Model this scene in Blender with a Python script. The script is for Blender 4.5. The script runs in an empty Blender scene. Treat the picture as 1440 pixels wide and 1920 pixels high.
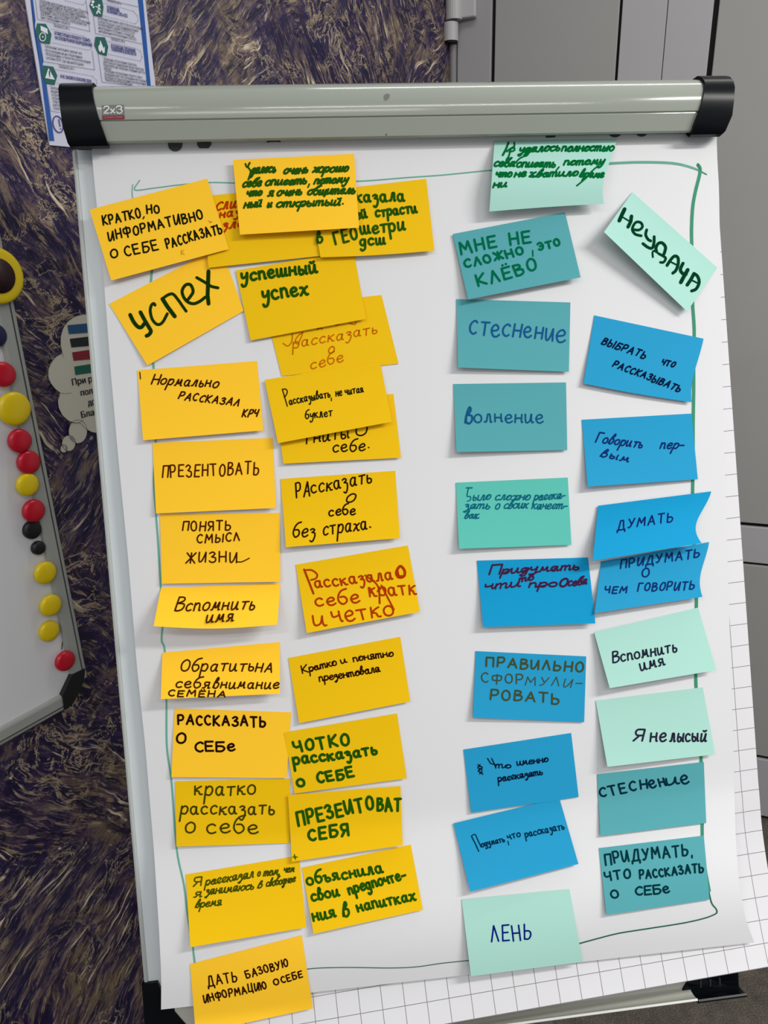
import bpy, bmesh, math, random
from mathutils import Vector, Matrix
random.seed(7)
scn = bpy.context.scene
COL = scn.collection

# ---------------------------------------------------------------- camera
F_PX = 1380.0
CZ = 1.52                                   # eye height, metres
XW = Vector((0.99950092, -0.0315896, 0.0))  # camera axes (right, down, forward) to world
YW = Vector((-0.0109276, -0.34575146, 0.9382625))
ZW = Vector((-0.02963934, -0.93779423, -0.3459241))
CAM = Vector((0, 0, CZ))
def c2w(v): return Vector((XW.dot(v), YW.dot(v), ZW.dot(v)))
right, down, fwd = c2w(Vector((1, 0, 0))), c2w(Vector((0, 1, 0))), c2w(Vector((0, 0, 1)))
cam_d = bpy.data.cameras.new('camera'); cam_o = bpy.data.objects.new('camera', cam_d)
COL.objects.link(cam_o)
M = Matrix((( right.x, -down.x, -fwd.x, 0), (right.y, -down.y, -fwd.y, 0), (right.z, -down.z, -fwd.z, CZ), (0, 0, 0, 1)))
cam_o.matrix_world = M
cam_d.sensor_fit = 'VERTICAL'; cam_d.sensor_height = 36.0
cam_d.lens = 36.0 * F_PX / 1920.0
cam_d.clip_start = 0.02; cam_d.clip_end = 50
scn.camera = cam_o

# ---------------------------------------------------------------- light and exposure
scn.view_settings.view_transform = 'Standard'
scn.view_settings.look = 'None'
scn.view_settings.gamma = 1.0
scn.view_settings.use_curve_mapping = False
scn.view_settings.exposure = 0.32
W = bpy.data.worlds.new('world'); scn.world = W; W.use_nodes = True
W.node_tree.nodes['Background'].inputs[0].default_value = (0.93, 0.96, 1.0, 1)
W.node_tree.nodes['Background'].inputs[1].default_value = 0.40
def tube(x, y, rz, power, lx=1.2, ly=0.12, z=2.62):
    d = bpy.data.lights.new('ceiling_lamp', 'AREA'); d.shape = 'RECTANGLE'; d.size = lx; d.size_y = ly
    d.energy = power; d.color = (1.0, 0.985, 0.95)
    o = bpy.data.objects.new('ceiling_lamp', d); COL.objects.link(o)
    o.location = (x, y, z); o.rotation_euler = (0, 0, rz)
    return o
tube(1.55, 0.05, 0.10, 33, 1.2, 0.16, 2.4)
tube(0.55, -0.95, 0.10, 9, 1.2, 0.10)
tube(-0.9, -0.75, 0.10, 6, 1.2, 0.10)
tube(0.2, -1.9, 0.10, 9, 1.2, 0.10)
tube(0.55, 1.15, 0.10, 4)

# ---------------------------------------------------------------- helpers
def lin(c):
    c = c / 255.0
    return c / 12.92 if c <= 0.04045 else ((c + 0.055) / 1.055) ** 2.4
def rgb(r, g, b, k=1.0):
    return (min(1, lin(r) * k), min(1, lin(g) * k), min(1, lin(b) * k), 1)
MATS = {}
def mat(name, col, rough=0.6, spec=0.5, metal=0.0, noise=0.0, nscale=60.0, bump=0.0):
    if name in MATS: return MATS[name]
    m = bpy.data.materials.new(name); m.use_nodes = True
    nt = m.node_tree; b = nt.nodes['Principled BSDF']
    b.inputs['Base Color'].default_value = col
    b.inputs['Roughness'].default_value = rough
    b.inputs['Specular IOR Level'].default_value = spec
    b.inputs['Metallic'].default_value = metal
    if noise or bump:
        tc = nt.nodes.new('ShaderNodeTexCoord'); n = nt.nodes.new('ShaderNodeTexNoise')
        n.inputs['Scale'].default_value = nscale; n.inputs['Detail'].default_value = 4
        nt.links.new(tc.outputs['Object'], n.inputs['Vector'])
        if noise:
            mx = nt.nodes.new('ShaderNodeMix'); mx.data_type = 'RGBA'
            mx.inputs[6].default_value = tuple(c * (1 - noise) for c in col[:3]) + (1,)
            mx.inputs[7].default_value = tuple(min(1, c * (1 + noise)) for c in col[:3]) + (1,)
            nt.links.new(n.outputs['Fac'], mx.inputs[0]); nt.links.new(mx.outputs[2], b.inputs['Base Color'])
        if bump:
            bp_ = nt.nodes.new('ShaderNodeBump'); bp_.inputs['Strength'].default_value = bump
            bp_.inputs['Distance'].default_value = 0.002
            nt.links.new(n.outputs['Fac'], bp_.inputs['Height']); nt.links.new(bp_.outputs['Normal'], b.inputs['Normal'])
    MATS[name] = m
    return m

def link(name, verts, faces, m, parent=None, smooth=False):
    me = bpy.data.meshes.new(name); me.from_pydata([tuple(v) for v in verts], [], faces); me.update()
    if m is not None: me.materials.append(m)
    if smooth:
        for p in me.polygons: p.use_smooth = True
    o = bpy.data.objects.new(name, me); COL.objects.link(o)
    if parent is not None:
        o.parent = parent; o.matrix_parent_inverse = parent.matrix_world.inverted()
    return o
def empty(name, loc):
    o = bpy.data.objects.new(name, None); COL.objects.link(o); o.location = loc
    o.empty_display_size = 0.02
    o.matrix_world = Matrix.Translation(loc)
    return o
def tag(o, label, cat, group=None):
    o['label'] = label; o['category'] = cat
    if group: o['group'] = group
    return o
def structure(o, label=None):
    o['kind'] = 'structure'
    return o

def ray(x, y):
    return c2w(Vector(((x - 720.0) / F_PX, (y - 960.0) / F_PX, 1.0)))

# ---- the board's own frame: u right, v down, h towards the room, in millimetres
OB = CAM + c2w(Vector((-0.29801846659, -0.3768795354, 0.7522616523)))
UB = c2w(Vector((0.99352859, -0.06560286, 0.09272108)))
VB = c2w(Vector((0.05906697, 0.99568583, 0.07155991)))
NB = -c2w(Vector((-0.0970156, -0.06562006, 0.9931173)))      # out of the board
def bw(u, v, h=0.0): return OB + (UB * u + VB * v + NB * h) * 0.001
def pb(x, y, h=0.0):
    """where the sight line through (x, y) meets the board's plane raised by h mm"""
    q = ray(x, y); s = ((OB - CAM).dot(NB) + h * 0.001) / q.dot(NB)
    w = CAM + q * s - OB
    return w.dot(UB) * 1000, w.dot(VB) * 1000

# ---- wall frames: a along the wall from the room corner (m), z up, h out of the wall (m)
qk = ray(848, 70); ak = math.atan2(qk.x, qk.y)
KC = Vector((1.9 * math.sin(ak), 1.9 * math.cos(ak), 0))
class Wall:
    def __init__(s, deg):
        r = math.radians(deg)
        s.D = Vector((math.sin(r), math.cos(r), 0)); s.n = Vector((s.D.y, -s.D.x, 0))
    def at(s, a, z, h=0.0): return KC + s.D * a + s.n * h + Vector((0, 0, z))
    def px(s, x, y, h=0.0):
        q = ray(x, y); k = (KC.dot(s.n) + h) / q.dot(s.n)
        w = CAM + q * k
        return (w - KC).dot(s.D), w.z
    def pw(s, x, y, h=0.0):
        a, z = s.px(x, y, h); return s.at(a, z, h)
WA, WB = Wall(35.0), Wall(110.0)

def smooth_line(pts, n=5):
    if len(pts) < 3: return list(pts)
    closed = (abs(pts[0][0] - pts[-1][0]) + abs(pts[0][1] - pts[-1][1])) < 1e-6
    out = []
    L = len(pts)
    for i in range(L - 1):
        p1, p2 = pts[i], pts[i + 1]
        p0 = pts[i - 1] if i > 0 else (pts[-2] if closed else p1)
        p3 = pts[i + 2] if i + 2 < L else (pts[1] if closed else p2)
        for k in range(n):
            t = k / n; t2 = t * t; t3 = t2 * t
            out.append(tuple(0.5 * (2 * p1[j] + (p2[j] - p0[j]) * t + (2 * p0[j] - 5 * p1[j] + 4 * p2[j] - p3[j]) * t2
                       + (3 * p1[j] - p0[j] - 3 * p2[j] + p3[j]) * t3) for j in (0, 1)))
    out.append(tuple(pts[-1]))
    return out

class Ink:
    """pen strokes laid on a surface; fn maps a drawing point to a point on that surface"""
    def __init__(s, fn): s.fn = fn; s.v = []; s.f = []
    def stroke(s, pts, w, taper=False, seg=8):
        r = w / 2.0; n = len(pts)
        def disc(p, rr):
            b = len(s.v)
            for k in range(seg):
                a = 2 * math.pi * k / seg
                s.v.append(s.fn(p[0] + rr * math.cos(a), p[1] + rr * math.sin(a)))
            s.f.append(tuple(range(b, b + seg))[::-1])
        if n == 1: disc(pts[0], r); return
        disc(pts[0], r); disc(pts[-1], r)
        prev = None
        for i in range(n):
            a = pts[max(0, i - 1)]; c = pts[min(n - 1, i + 1)]
            if 0 < i < n - 1:
                d1 = (pts[i][0] - a[0], pts[i][1] - a[1]); d2 = (c[0] - pts[i][0], c[1] - pts[i][1])
                l1 = math.hypot(*d1) or 1; l2 = math.hypot(*d2) or 1
                if (d1[0] * d2[0] + d1[1] * d2[1]) / (l1 * l2) < 0.6:
                    # sharp corner: close this run, put a round joint, start again
                    disc(pts[i], r)
                    nx, ny = -d1[1] / l1 * r, d1[0] / l1 * r
                    b = len(s.v); s.v += [s.fn(pts[i][0] + nx, pts[i][1] + ny), s.fn(pts[i][0] - nx, pts[i][1] - ny)]
                    if prev is not None: s.f.append((prev, b, b + 1, prev + 1))
                    nx, ny = -d2[1] / l2 * r, d2[0] / l2 * r
                    b = len(s.v); s.v += [s.fn(pts[i][0] + nx, pts[i][1] + ny), s.fn(pts[i][0] - nx, pts[i][1] - ny)]
                    prev = b; continue
            dx, dy = c[0] - a[0], c[1] - a[1]; l = math.hypot(dx, dy) or 1
            nx, ny = -dy / l * r, dx / l * r
            b = len(s.v); s.v += [s.fn(pts[i][0] + nx, pts[i][1] + ny), s.fn(pts[i][0] - nx, pts[i][1] - ny)]
            if prev is not None: s.f.append((prev, b, b + 1, prev + 1))
            prev = b
    def poly(s, pts):
        b = len(s.v); s.v += [s.fn(*p) for p in pts]; s.f.append(tuple(range(b, b + len(pts))))
    def quads(s, verts, faces):
        b = len(s.v); s.v += [s.fn(*p) for p in verts]; s.f += [tuple(b + i for i in f) for f in faces]
    def make(s, name, m, parent): return link(name, s.v, s.f, m, parent)

# ---------------------------------------------------------------- handwriting alphabet (units of a tenth of the letter height)
GL = {}
def g(ch, spec):
    a = spec.split(';'); st = []
    for q in a[1:]:
        st.append((q[0] == 'c', [tuple(float(t) for t in p.split(',')) for p in q[1:].split()]))
    GL[ch] = (float(a[0]), st)
OV = 'c3,10 .7,8 0,5 .7,1.5 3,0 5.3,1.5 6,5 5.3,8.5 3,10'
for ch, sp in {
 'А': '7;l0,0 3.5,10 7,0;l1.3,3.5 5.7,3.5', 'Б': '6;l5.6,10 0,10 0,0;c0,5.5 4,5.5 6,3 4,0 0,0',
 'В': '5.5;l0,0 0,10;c0,10 4,9.6 4.3,7.2 .3,5.4;c.3,5.4 5.2,4.8 5.4,1.6 3,0 0,0', 'Г': '5;l0,0 0,10 5,10',
 'Д': '8;l0,-2.4 0,0 8,0 8,-2.4;l1.2,0 3.4,10 6.4,10 6.8,0', 'Е': '5.5;l5.5,10 0,10 0,0 5.5,0;l0,5.2 4.6,5.2',
 'Ё': '5.5;l5.5,10 0,10 0,0 5.5,0;l0,5.2 4.6,5.2;l1.2,12.6 1.3,12.6;l3.8,12.9 3.9,12.9',
 'Ж': '8;l0,10 4,5 0,0;l8,10 4,5 8,0;l4,10 4,0', 'З': '5.5;c0,8.6 2.6,10 4.8,8.2 2,5.4;c2,5.4 5.4,4.2 5.2,1 2.2,0 0,1.4',
 'И': '6;c0,10 .1,2 1.4,.2 3.6,3 6,10;l6,10 6,0', 'Й': '6;l0,10 0,0 6,10 6,0;c1.5,13 3,12 4.5,13', 'К': '6;l0,10 0,0;l5.6,10 .4,4.6 6,0',
 'Л': '6;l0,0 3,10 6,0', 'М': '8;l0,0 1,10 4,3.6 7,10 8,0', 'Н': '6;l0,10 0,0;l6,10 6,0;l0,5 6,5', 'О': '6;' + OV,
 'П': '6;l0,0 0,10 6,10 6,0', 'Р': '5.5;l0,0 0,10;c0,10 4.4,10 5.5,7.4 4,4.8 0,4.4',
 'С': '5.5;c5.5,8.6 3.6,10 1,8.2 0,5 1,1.6 3.6,0 5.5,1.2', 'Т': '6.5;l0,10 6.5,10;l3.2,10 3.2,0',
 'У': '6;l0,10 3,4.4;l6,10 2.6,1.4 1,0 0,.6', 'Ф': '8;l4,10.5 4,-1;c4,9 .6,8.8 0,6 1,3.6 4,3.4;c4,9 7.4,8.8 8,6 7,3.6 4,3.4',
 'Х': '6;l0,10 6,0;l6,10 0,0', 'Ц': '6.5;l0,10 0,0 6.5,0 6.5,-2.4;l5.6,10 5.6,0', 'Ч': '5.5;l0,10 0,6 1.6,4.4 5.5,5.4;l5.5,10 5.5,0',
 'Ь': '5.5;l0,10 0,0;c0,5.4 4,5.2 5.4,2.8 3.6,0 0,0', 'Ы': '8;l0,10 0,0;c0,5.4 3.6,5.2 4.8,2.8 3.2,0 0,0;l8,10 8,0',
 'Э': '5.5;c0,8.6 2.4,10 4.6,8.4 5.5,5 4.6,1.6 2.4,0 0,1.2;l2,5 5.4,5', 'Ю': '8.5;l0,10 0,0;l0,5 3,5;c5.8,10 3.6,8 3,5 3.6,2 5.8,0 8,2 8.6,5 8,8 5.8,10',
 'Я': '5.5;l5.5,0 5.5,10;c5.5,10 1.2,10 .2,7.4 1.6,5 5.5,4.8;l3,4.8 0,0',
 'а': '6.6;c5,8.6 2.8,10 .6,7.6 .4,3 2.4,0 4.4,2.4 5.2,8.6;c5.2,9.6 5.2,3 5.8,.4 6.8,.6',
 'б': '6;c6.4,18.6 3,17 .6,12 0,5 2.4,0 5,1.4 6,5 4.4,9 1.6,9', 'в': '5.4;c0,1 1,9 3.4,18.5 4.4,15 1.6,9.4;c1.4,9.6 4.8,9 5.2,4 3,0 .8,1.6 .8,6',
 'г': '4.5;l0,9.4 .8,10 4.5,9.6;c.8,9.6 .7,4 .8,0', 'д': '6;c5,8.6 2.8,10 .6,7.6 .4,3 2.4,0 4.4,2.4 5.2,8.6;c5.2,9.6 5.2,0 4.6,-6 2,-8.5 .4,-6',
 'е': '5.6;c.6,4.6 4.4,5.6 5.2,8 3.4,10 1,8 .2,4.4 1.6,.4 4,0 6,1.8', 'ё': '5.6;c.6,4.6 4.4,5.6 5.2,8 3.4,10 1,8 .2,4.4 1.6,.4 4,0 6,1.8;l2,13.5 2.1,13.5;l4.4,13.8 4.5,13.8',
 'ж': '8;c0,9 2,9.6 3.8,5 2,.6 0,.6;c8,9.4 6,9.6 4.2,5 6,.4 8.2,.8;l4,10 4,0', 'з': '5;c.4,8.6 2.6,10 4.4,8 2,5.2;c2,5.2 4.8,4 4.6,-2 2.6,-7 .6,-5.6',
 'и': '6.4;c.2,10 .4,2 1.6,0 4,2.6 5.2,10;c5.2,10 5.2,3 6,.3 7,.8', 'й': '6.4;c.2,10 .4,2 1.6,0 4,2.6 5.2,10;c5.2,10 5.2,3 6,.3 7,.8;c1.6,14 3.2,13 5,14.4',
 'к': '5.6;l.2,10 .2,0;c5.2,9.6 3,8 .6,4.8 3,4 4.2,.6 6,.4', 'л': '6;c0,.4 1.6,.8 2.8,10;c2.8,10 4.6,9.6 5,.4 6,.4', 'м': '8;c0,.4 1.2,.8 2,10 3,4 3.8,3 5,5 6,10 6.6,2 7.2,.3 8,.5',
 'н': '6;l.2,10 .2,0;c.2,5 3,5.6 5.4,5;c5.4,10 5.4,3 5.8,.4 6.4,.5', 'о': '6;' + OV, 'п': '6;l.4,10 .4,0;c.4,6.6 2.6,10 4.6,9 5.2,5 5.4,.6 6.4,.5',
 'р': '6;l.4,10 0,-9;c.3,6.6 2.6,10 5,9 5.8,5 4,.4 .4,1.4', 'с': '5.4;c5.2,8.4 3.4,10 1,8.2 .2,5 1,1.4 3,0 5.4,1.4',
 'т': '6;l0,9.8 6,10.2;l3,10 3,0', 'ц': '6.6;c.2,10 .4,2 1.6,0 4,2.6 5.2,10;c5.2,10 5.2,1 6,-4',
 'у': '5.8;c.2,10 .6,5 2,3.8 4.4,6 5.2,10;c5.4,10 5,0 3.6,-6.5 1.2,-7.5 .2,-5', 'х': '6;c0,9.4 2,9 3.2,5 5,.6 6.4,.8;c6,9.8 3.6,7 .2,.4',
 'ч': '5.5;c.2,10 .4,6 1.6,5 4.8,6.4;c5,10 5,3 5.6,.4 6.2,.5', 'ш': '9;c.2,10 .4,2 1.4,0 3.4,2 4.2,10;c4.2,10 4.4,2 5.4,0 7.4,2 8.2,10;c8.2,10 8.2,3 8.8,.3 9.4,.6',
 'щ': '9;c.2,10 .4,2 1.4,0 3.4,2 4.2,10;c4.2,10 4.4,2 5.4,0 7.4,2 8.2,10;c8.2,10 8.2,2 9,-4', 'ь': '5;c.4,10 .4,3 1.6,0 4.2,.6 4.6,4 2.6,5.8 .6,5',
 'ъ': '6;l-.6,9.6 1.4,10;c1.4,10 1.4,3 2.6,0 5.2,.6 5.6,4 3.6,5.8 1.6,5', 'ы': '7.6;c.4,10 .4,3 1.6,0 4,.6 4.4,4 2.6,5.8 .6,5;c6.6,10 6.6,3 7,.4 7.8,.4',
 'э': '5.4;c.2,8.6 2.4,10 4.6,8.4 5.4,5 4.4,1.4 2.4,0 0,1.2;l2,5 5.2,5', 'ю': '8.4;l.2,10 .2,0;l.2,5 3,5;c5.8,10 3.6,8 3,5 3.6,2 5.8,0 8,2 8.6,5 8,8 5.8,10',
 'я': '6.4;c5,.4 4.8,10;c5,9.8 1.6,10 .8,7.4 2,5 4.8,5;c2.6,5 1.6,1 0,.6;c5,.8 5.6,.3 6.6,.8',
 '-': '5;l0,5 5,5.3', '.': '2;l.8,.5 1,.5', ',': '2.5;c1.4,1 1.2,-1 0,-3.4', ' ': '4.5',
}.items(): g(ch, sp)
GL['T'] = (8.4, [(True, [(0.2, 10), (.3, 0)]), (True, [(.3, 6.5), (2, 10), (3.4, 9), (3.6, 0)]), (True, [(3.6, 6.5), (5.4, 10), (7, 9), (7.2, .8), (8.6, .6)])])  # cursive t
LOW = set('абвгдеёжзийклмнопрстуфхцчшщъыьэюяT-.,')

def word(ink, text, x0, y0, x1, y1, h, w, shear=0.0, capk=1.7, gap=None, joined=False):
    low = any(c in LOW - set('-.,') for c in text)
    if gap is None: gap = 1.8 if joined else (2.6 if low else 3.6)
    tot = 0.0; items = []
    for i, c in enumerate(text):
        wd, st = GL[c]
        k = capk if (low and c not in LOW and c != ' ') else 1.0
        items.append((tot, k, st)); tot += wd * (k ** 0.5) + (gap if i < len(text) - 1 else 0)
    L = math.hypot(x1 - x0, y1 - y0); ex = ((x1 - x0) / L, (y1 - y0) / L); up = (ex[1], -ex[0]); sx = L / max(tot, 1)
    w *= 1.1; last = None
    for off, k, st in items:
        first = True
        jy = random.uniform(-.07, .07) * h; jr = random.uniform(-.08, .08); jk = random.uniform(.94, 1.06)
        for sm, pts in st:
            q = []
            for gx, gy in pts:
                X = (off + gx * (k ** 0.5)) * sx; Y = gy * 0.1 * h * k * jk + jy
                X += shear * gy * 0.1 * h * k - jr * Y
                q.append((x0 + ex[0] * X + up[0] * Y, y0 + ex[1] * X + up[1] * Y))
            ink.stroke(smooth_line(q, 4) if sm else q, w)
            if joined and first and last and len(q) > 1:
                mx_, my_ = (last[0] + q[0][0]) / 2, (last[1] + q[0][1]) / 2
                ink.stroke(smooth_line([last, (mx_ + ex[0] * .06 * h - up[0] * .12 * h, my_ + ex[1] * .06 * h - up[1] * .12 * h), q[0]], 3), w * .8)
            first = False
        last = q[-1] if k == 1.0 and len(q) > 1 else None
# ---------------------------------------------------------------- the room
def box_wall(W_, a0, a1, z0, z1, h0, h1):
    v = [W_.at(a, z, h) for a in (a0, a1) for z in (z0, z1) for h in (h0, h1)]
    return v, [(0, 1, 3, 2), (4, 6, 7, 5), (0, 4, 5, 1), (2, 3, 7, 6), (1, 5, 7, 3), (0, 2, 6, 4)]
def rounded_box(verts, faces, name, m, parent=None, r=0.002, seg=2):
    o = link(name, verts, faces, m, parent)
    bm = bmesh.new(); bm.from_mesh(o.data); bmesh.ops.recalc_face_normals(bm, faces=bm.faces)
    bmesh.ops.bevel(bm, geom=list(bm.edges), offset=r, segments=seg, affect='EDGES', profile=0.5)
    bm.to_mesh(o.data); bm.free()
    return o
def wbox(W_, name, m, a0, a1, z0, z1, h0, h1, parent=None, r=0.002): return rounded_box(*box_wall(W_, a0, a1, z0, z1, h0, h1), name, m, parent, r)

# carpet
mc = bpy.data.materials.new('carpet'); mc.use_nodes = True; nt = mc.node_tree; bs = nt.nodes['Principled BSDF']
tc = nt.nodes.new('ShaderNodeTexCoord'); n1 = nt.nodes.new('ShaderNodeTexNoise'); n1.inputs['Scale'].default_value = 330; n1.inputs['Detail'].default_value = 3
n2 = nt.nodes.new('ShaderNodeTexNoise'); n2.inputs['Scale'].default_value = 30; n2.inputs['Detail'].default_value = 5
rp = nt.nodes.new('ShaderNodeValToRGB')
rp.color_ramp.elements[0].position = 0.3; rp.color_ramp.elements[0].color = rgb(44, 40, 38)
rp.color_ramp.elements[1].position = 0.72; rp.color_ramp.elements[1].color = rgb(116, 106, 92)
e = rp.color_ramp.elements.new(0.5); e.color = rgb(78, 72, 64)
mxc = nt.nodes.new('ShaderNodeMix'); mxc.data_type = 'FLOAT'; mxc.inputs[0].default_value = 0.35
nt.links.new(tc.outputs['Object'], n1.inputs['Vector']); nt.links.new(tc.outputs['Object'], n2.inputs['Vector'])
nt.links.new(n1.outputs['Fac'], mxc.inputs[2]); nt.links.new(n2.outputs['Fac'], mxc.inputs[3])
nt.links.new(mxc.outputs[0], rp.inputs['Fac']); nt.links.new(rp.outputs['Color'], bs.inputs['Base Color'])
bs.inputs['Roughness'].default_value = 0.95
bpc = nt.nodes.new('ShaderNodeBump'); bpc.inputs['Strength'].default_value = 0.7; bpc.inputs['Distance'].default_value = 0.004
nt.links.new(n1.outputs['Fac'], bpc.inputs['Height']); nt.links.new(bpc.outputs['Normal'], bs.inputs['Normal'])
fl = [Vector((-3.2, -3.2, 0)), Vector((3.4, -3.2, 0)), Vector((3.4, 3.2, 0)), Vector((-3.2, 3.2, 0))]
floor = structure(link('floor', fl + [v + Vector((0, 0, -.05)) for v in fl], [(0, 1, 2, 3), (7, 6, 5, 4), (0, 4, 5, 1), (1, 5, 6, 2), (2, 6, 7, 3), (3, 7, 4, 0)], mc))

# textured plaster wall: violet ground, bronze smears, pale raised streaks
mp = bpy.data.materials.new('bronze_plaster'); mp.use_nodes = True; nt = mp.node_tree; bs = nt.nodes['Principled BSDF']
N = nt.nodes.new; Lk = nt.links.new
tc = N('ShaderNodeTexCoord')
warp = N('ShaderNodeTexNoise'); warp.inputs['Scale'].default_value = 2.6; warp.inputs['Detail'].default_value = 4
Lk(tc.outputs['Object'], warp.inputs['Vector'])
vs = N('ShaderNodeVectorMath'); vs.operation = 'SUBTRACT'; vs.inputs[1].default_value = (.5, .5, .5); Lk(warp.outputs['Color'], vs.inputs[0])
vm = N('ShaderNodeVectorMath'); vm.operation = 'SCALE'; vm.inputs[3].default_value = 0.22; Lk(vs.outputs[0], vm.inputs[0])
va = N('ShaderNodeVectorMath'); va.operation = 'ADD'; Lk(tc.outputs['Object'], va.inputs[0]); Lk(vm.outputs[0], va.inputs[1])
def streak(rot, sc, detail, rough=.6, dist=0.0):
    mr = N('ShaderNodeMapping'); mr.inputs['Rotation'].default_value = (0, rot, 0); Lk(va.outputs[0], mr.inputs['Vector'])
    mpn = N('ShaderNodeMapping'); mpn.inputs['Scale'].default_value = sc; Lk(mr.outputs['Vector'], mpn.inputs['Vector'])
    t = N('ShaderNodeTexNoise'); t.inputs['Scale'].default_value = 1; t.inputs['Detail'].default_value = detail; t.inputs['Roughness'].default_value = rough; t.inputs['Distortion'].default_value = dist
    Lk(mpn.outputs['Vector'], t.inputs['Vector']); return t.outputs['Fac']
def ramp(fac, p0, p1, c0=(0, 0, 0, 1), c1=(1, 1, 1, 1)):
    if p0 > p1: p0, p1, c0, c1 = p1, p0, c1, c0
    r = N('ShaderNodeValToRGB'); r.color_ramp.elements[0].position = p0; r.color_ramp.elements[1].position = p1
    r.color_ramp.elements[0].color = c0; r.color_ramp.elements[1].color = c1; Lk(fac, r.inputs['Fac']); return r.outputs['Color']
def blend(fac, a, b_):
    x = N('ShaderNodeMix'); x.data_type = 'FLOAT'; Lk(fac, x.inputs[0]); Lk(a, x.inputs[2]); Lk(b_, x.inputs[3]); return x.outputs[0]
def mixc(fac, a, col, amount=1.0):
    x = N('ShaderNodeMix'); x.data_type = 'RGBA'
    ml = N('ShaderNodeMath'); ml.operation = 'MULTIPLY'; ml.inputs[1].default_value = amount; Lk(fac, ml.inputs[0]); Lk(ml.outputs[0], x.inputs[0])
    Lk(a, x.inputs[6]); x.inputs[7].default_value = col
    return x.outputs[2]
def mul(a, b_):
    x = N('ShaderNodeMath'); x.operation = 'MULTIPLY'; Lk(a, x.inputs[0]); Lk(b_, x.inputs[1]); return x.outputs[0]
def noise(sc, det, rough=.6, dist=0.0, vec=None):
    t = N('ShaderNodeTexNoise'); t.inputs['Scale'].default_value = sc; t.inputs['Detail'].default_value = det; t.inputs['Roughness'].default_value = rough; t.inputs['Distortion'].default_value = dist
    Lk(vec or va.outputs[0], t.inputs['Vector']); return t.outputs['Fac']
# which way the trowel ran: two stroke directions, patch by patch
turn = ramp(noise(2.1, 2), .46, .54)
fine = blend(turn, streak(.65, (150, 1, 30), 5, .72, .3), streak(-.75, (150, 1, 30), 5, .72, .3))
mid = blend(turn, streak(.65, (60, 1, 13), 6, .7, .5), streak(-.75, (60, 1, 13), 6, .7, .5))
lng = blend(turn, streak(.5, (110, 1, 9), 4, .6, .2), streak(-.9, (110, 1, 9), 4, .6, .2))
big = noise(7.0, 9, .74, 1.0)
flake = noise(15, 7, .70, 1.6)
r1 = N('ShaderNodeValToRGB'); cr_ = r1.color_ramp
cr_.elements[0].position = .40; cr_.elements[0].color = rgb(30, 20, 66)
cr_.elements[1].position = .68; cr_.elements[1].color = rgb(146, 126, 84)
for p_, c_ in ((.47, (42, 29, 74)), (.515, (70, 53, 82)), (.56, (98, 81, 82)), (.61, (118, 100, 82))):
    e = cr_.elements.new(p_); e.color = rgb(*c_)
Lk(big, r1.inputs['Fac'])
c1 = mixc(ramp(flake, .47, .42), r1.outputs['Color'], rgb(30, 20, 58), .85)
c1 = mixc(ramp(mid, .49, .41), c1, rgb(22, 14, 50), .9)
c1 = mixc(ramp(mid, .54, .61), c1, rgb(138, 118, 100), .65)
c2 = mixc(ramp(fine, .55, .62), c1, rgb(176, 154, 122), .7)
c2 = mixc(ramp(fine, .44, .36), c2, rgb(18, 12, 42), .7)
def rim(fac, lo):
    s_ = N('ShaderNodeMath'); s_.operation = 'SUBTRACT'; s_.inputs[1].default_value = lo; Lk(fac, s_.inputs[0])
    q_ = N('ShaderNodeMath'); q_.operation = 'ABSOLUTE'; Lk(s_.outputs[0], q_.inputs[0]); return ramp(q_.outputs[0], .016, .004)
c2 = mixc(mul(rim(flake, .455), ramp(noise(9, 3), .46, .56)), c2, rgb(206, 186, 150), .8)
where = ramp(noise(6, 3), .44, .54)
c3 = mixc(mul(ramp(lng, .585, .64), where), c2, rgb(232, 214, 182), .9)
Lk(c3, bs.inputs['Base Color'])
bs.inputs['Roughness'].default_value = .40; bs.inputs['Specular IOR Level'].default_value = .4
ad = N('ShaderNodeMath'); ad.operation = 'ADD'; Lk(fine, ad.inputs[0]); Lk(mid, ad.inputs[1])
ad2 = N('ShaderNodeMath'); ad2.operation = 'ADD'; Lk(ad.outputs[0], ad2.inputs[0]); Lk(lng, ad2.inputs[1])
bpn = N('ShaderNodeBump'); bpn.inputs['Strength'].default_value = .7; bpn.inputs['Distance'].default_value = .005
Lk(ad2.outputs[0], bpn.inputs['Height']); Lk(bpn.outputs['Normal'], bs.inputs['Normal'])
wl = structure(link('wall_left', [Vector((a, -h, z)) for a in (-3.4, .02) for z in (0, 2.9) for h in (-.08, 0)],
     [(0, 1, 3, 2), (4, 6, 7, 5), (0, 4, 5, 1), (2, 3, 7, 6), (1, 5, 7, 3), (0, 2, 6, 4)], mp))
wl.matrix_world = Matrix(((WA.D.x, -WA.n.x, 0, KC.x), (WA.D.y, -WA.n.y, 0, KC.y), (0, 0, 1, 0), (0, 0, 0, 1)))

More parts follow.
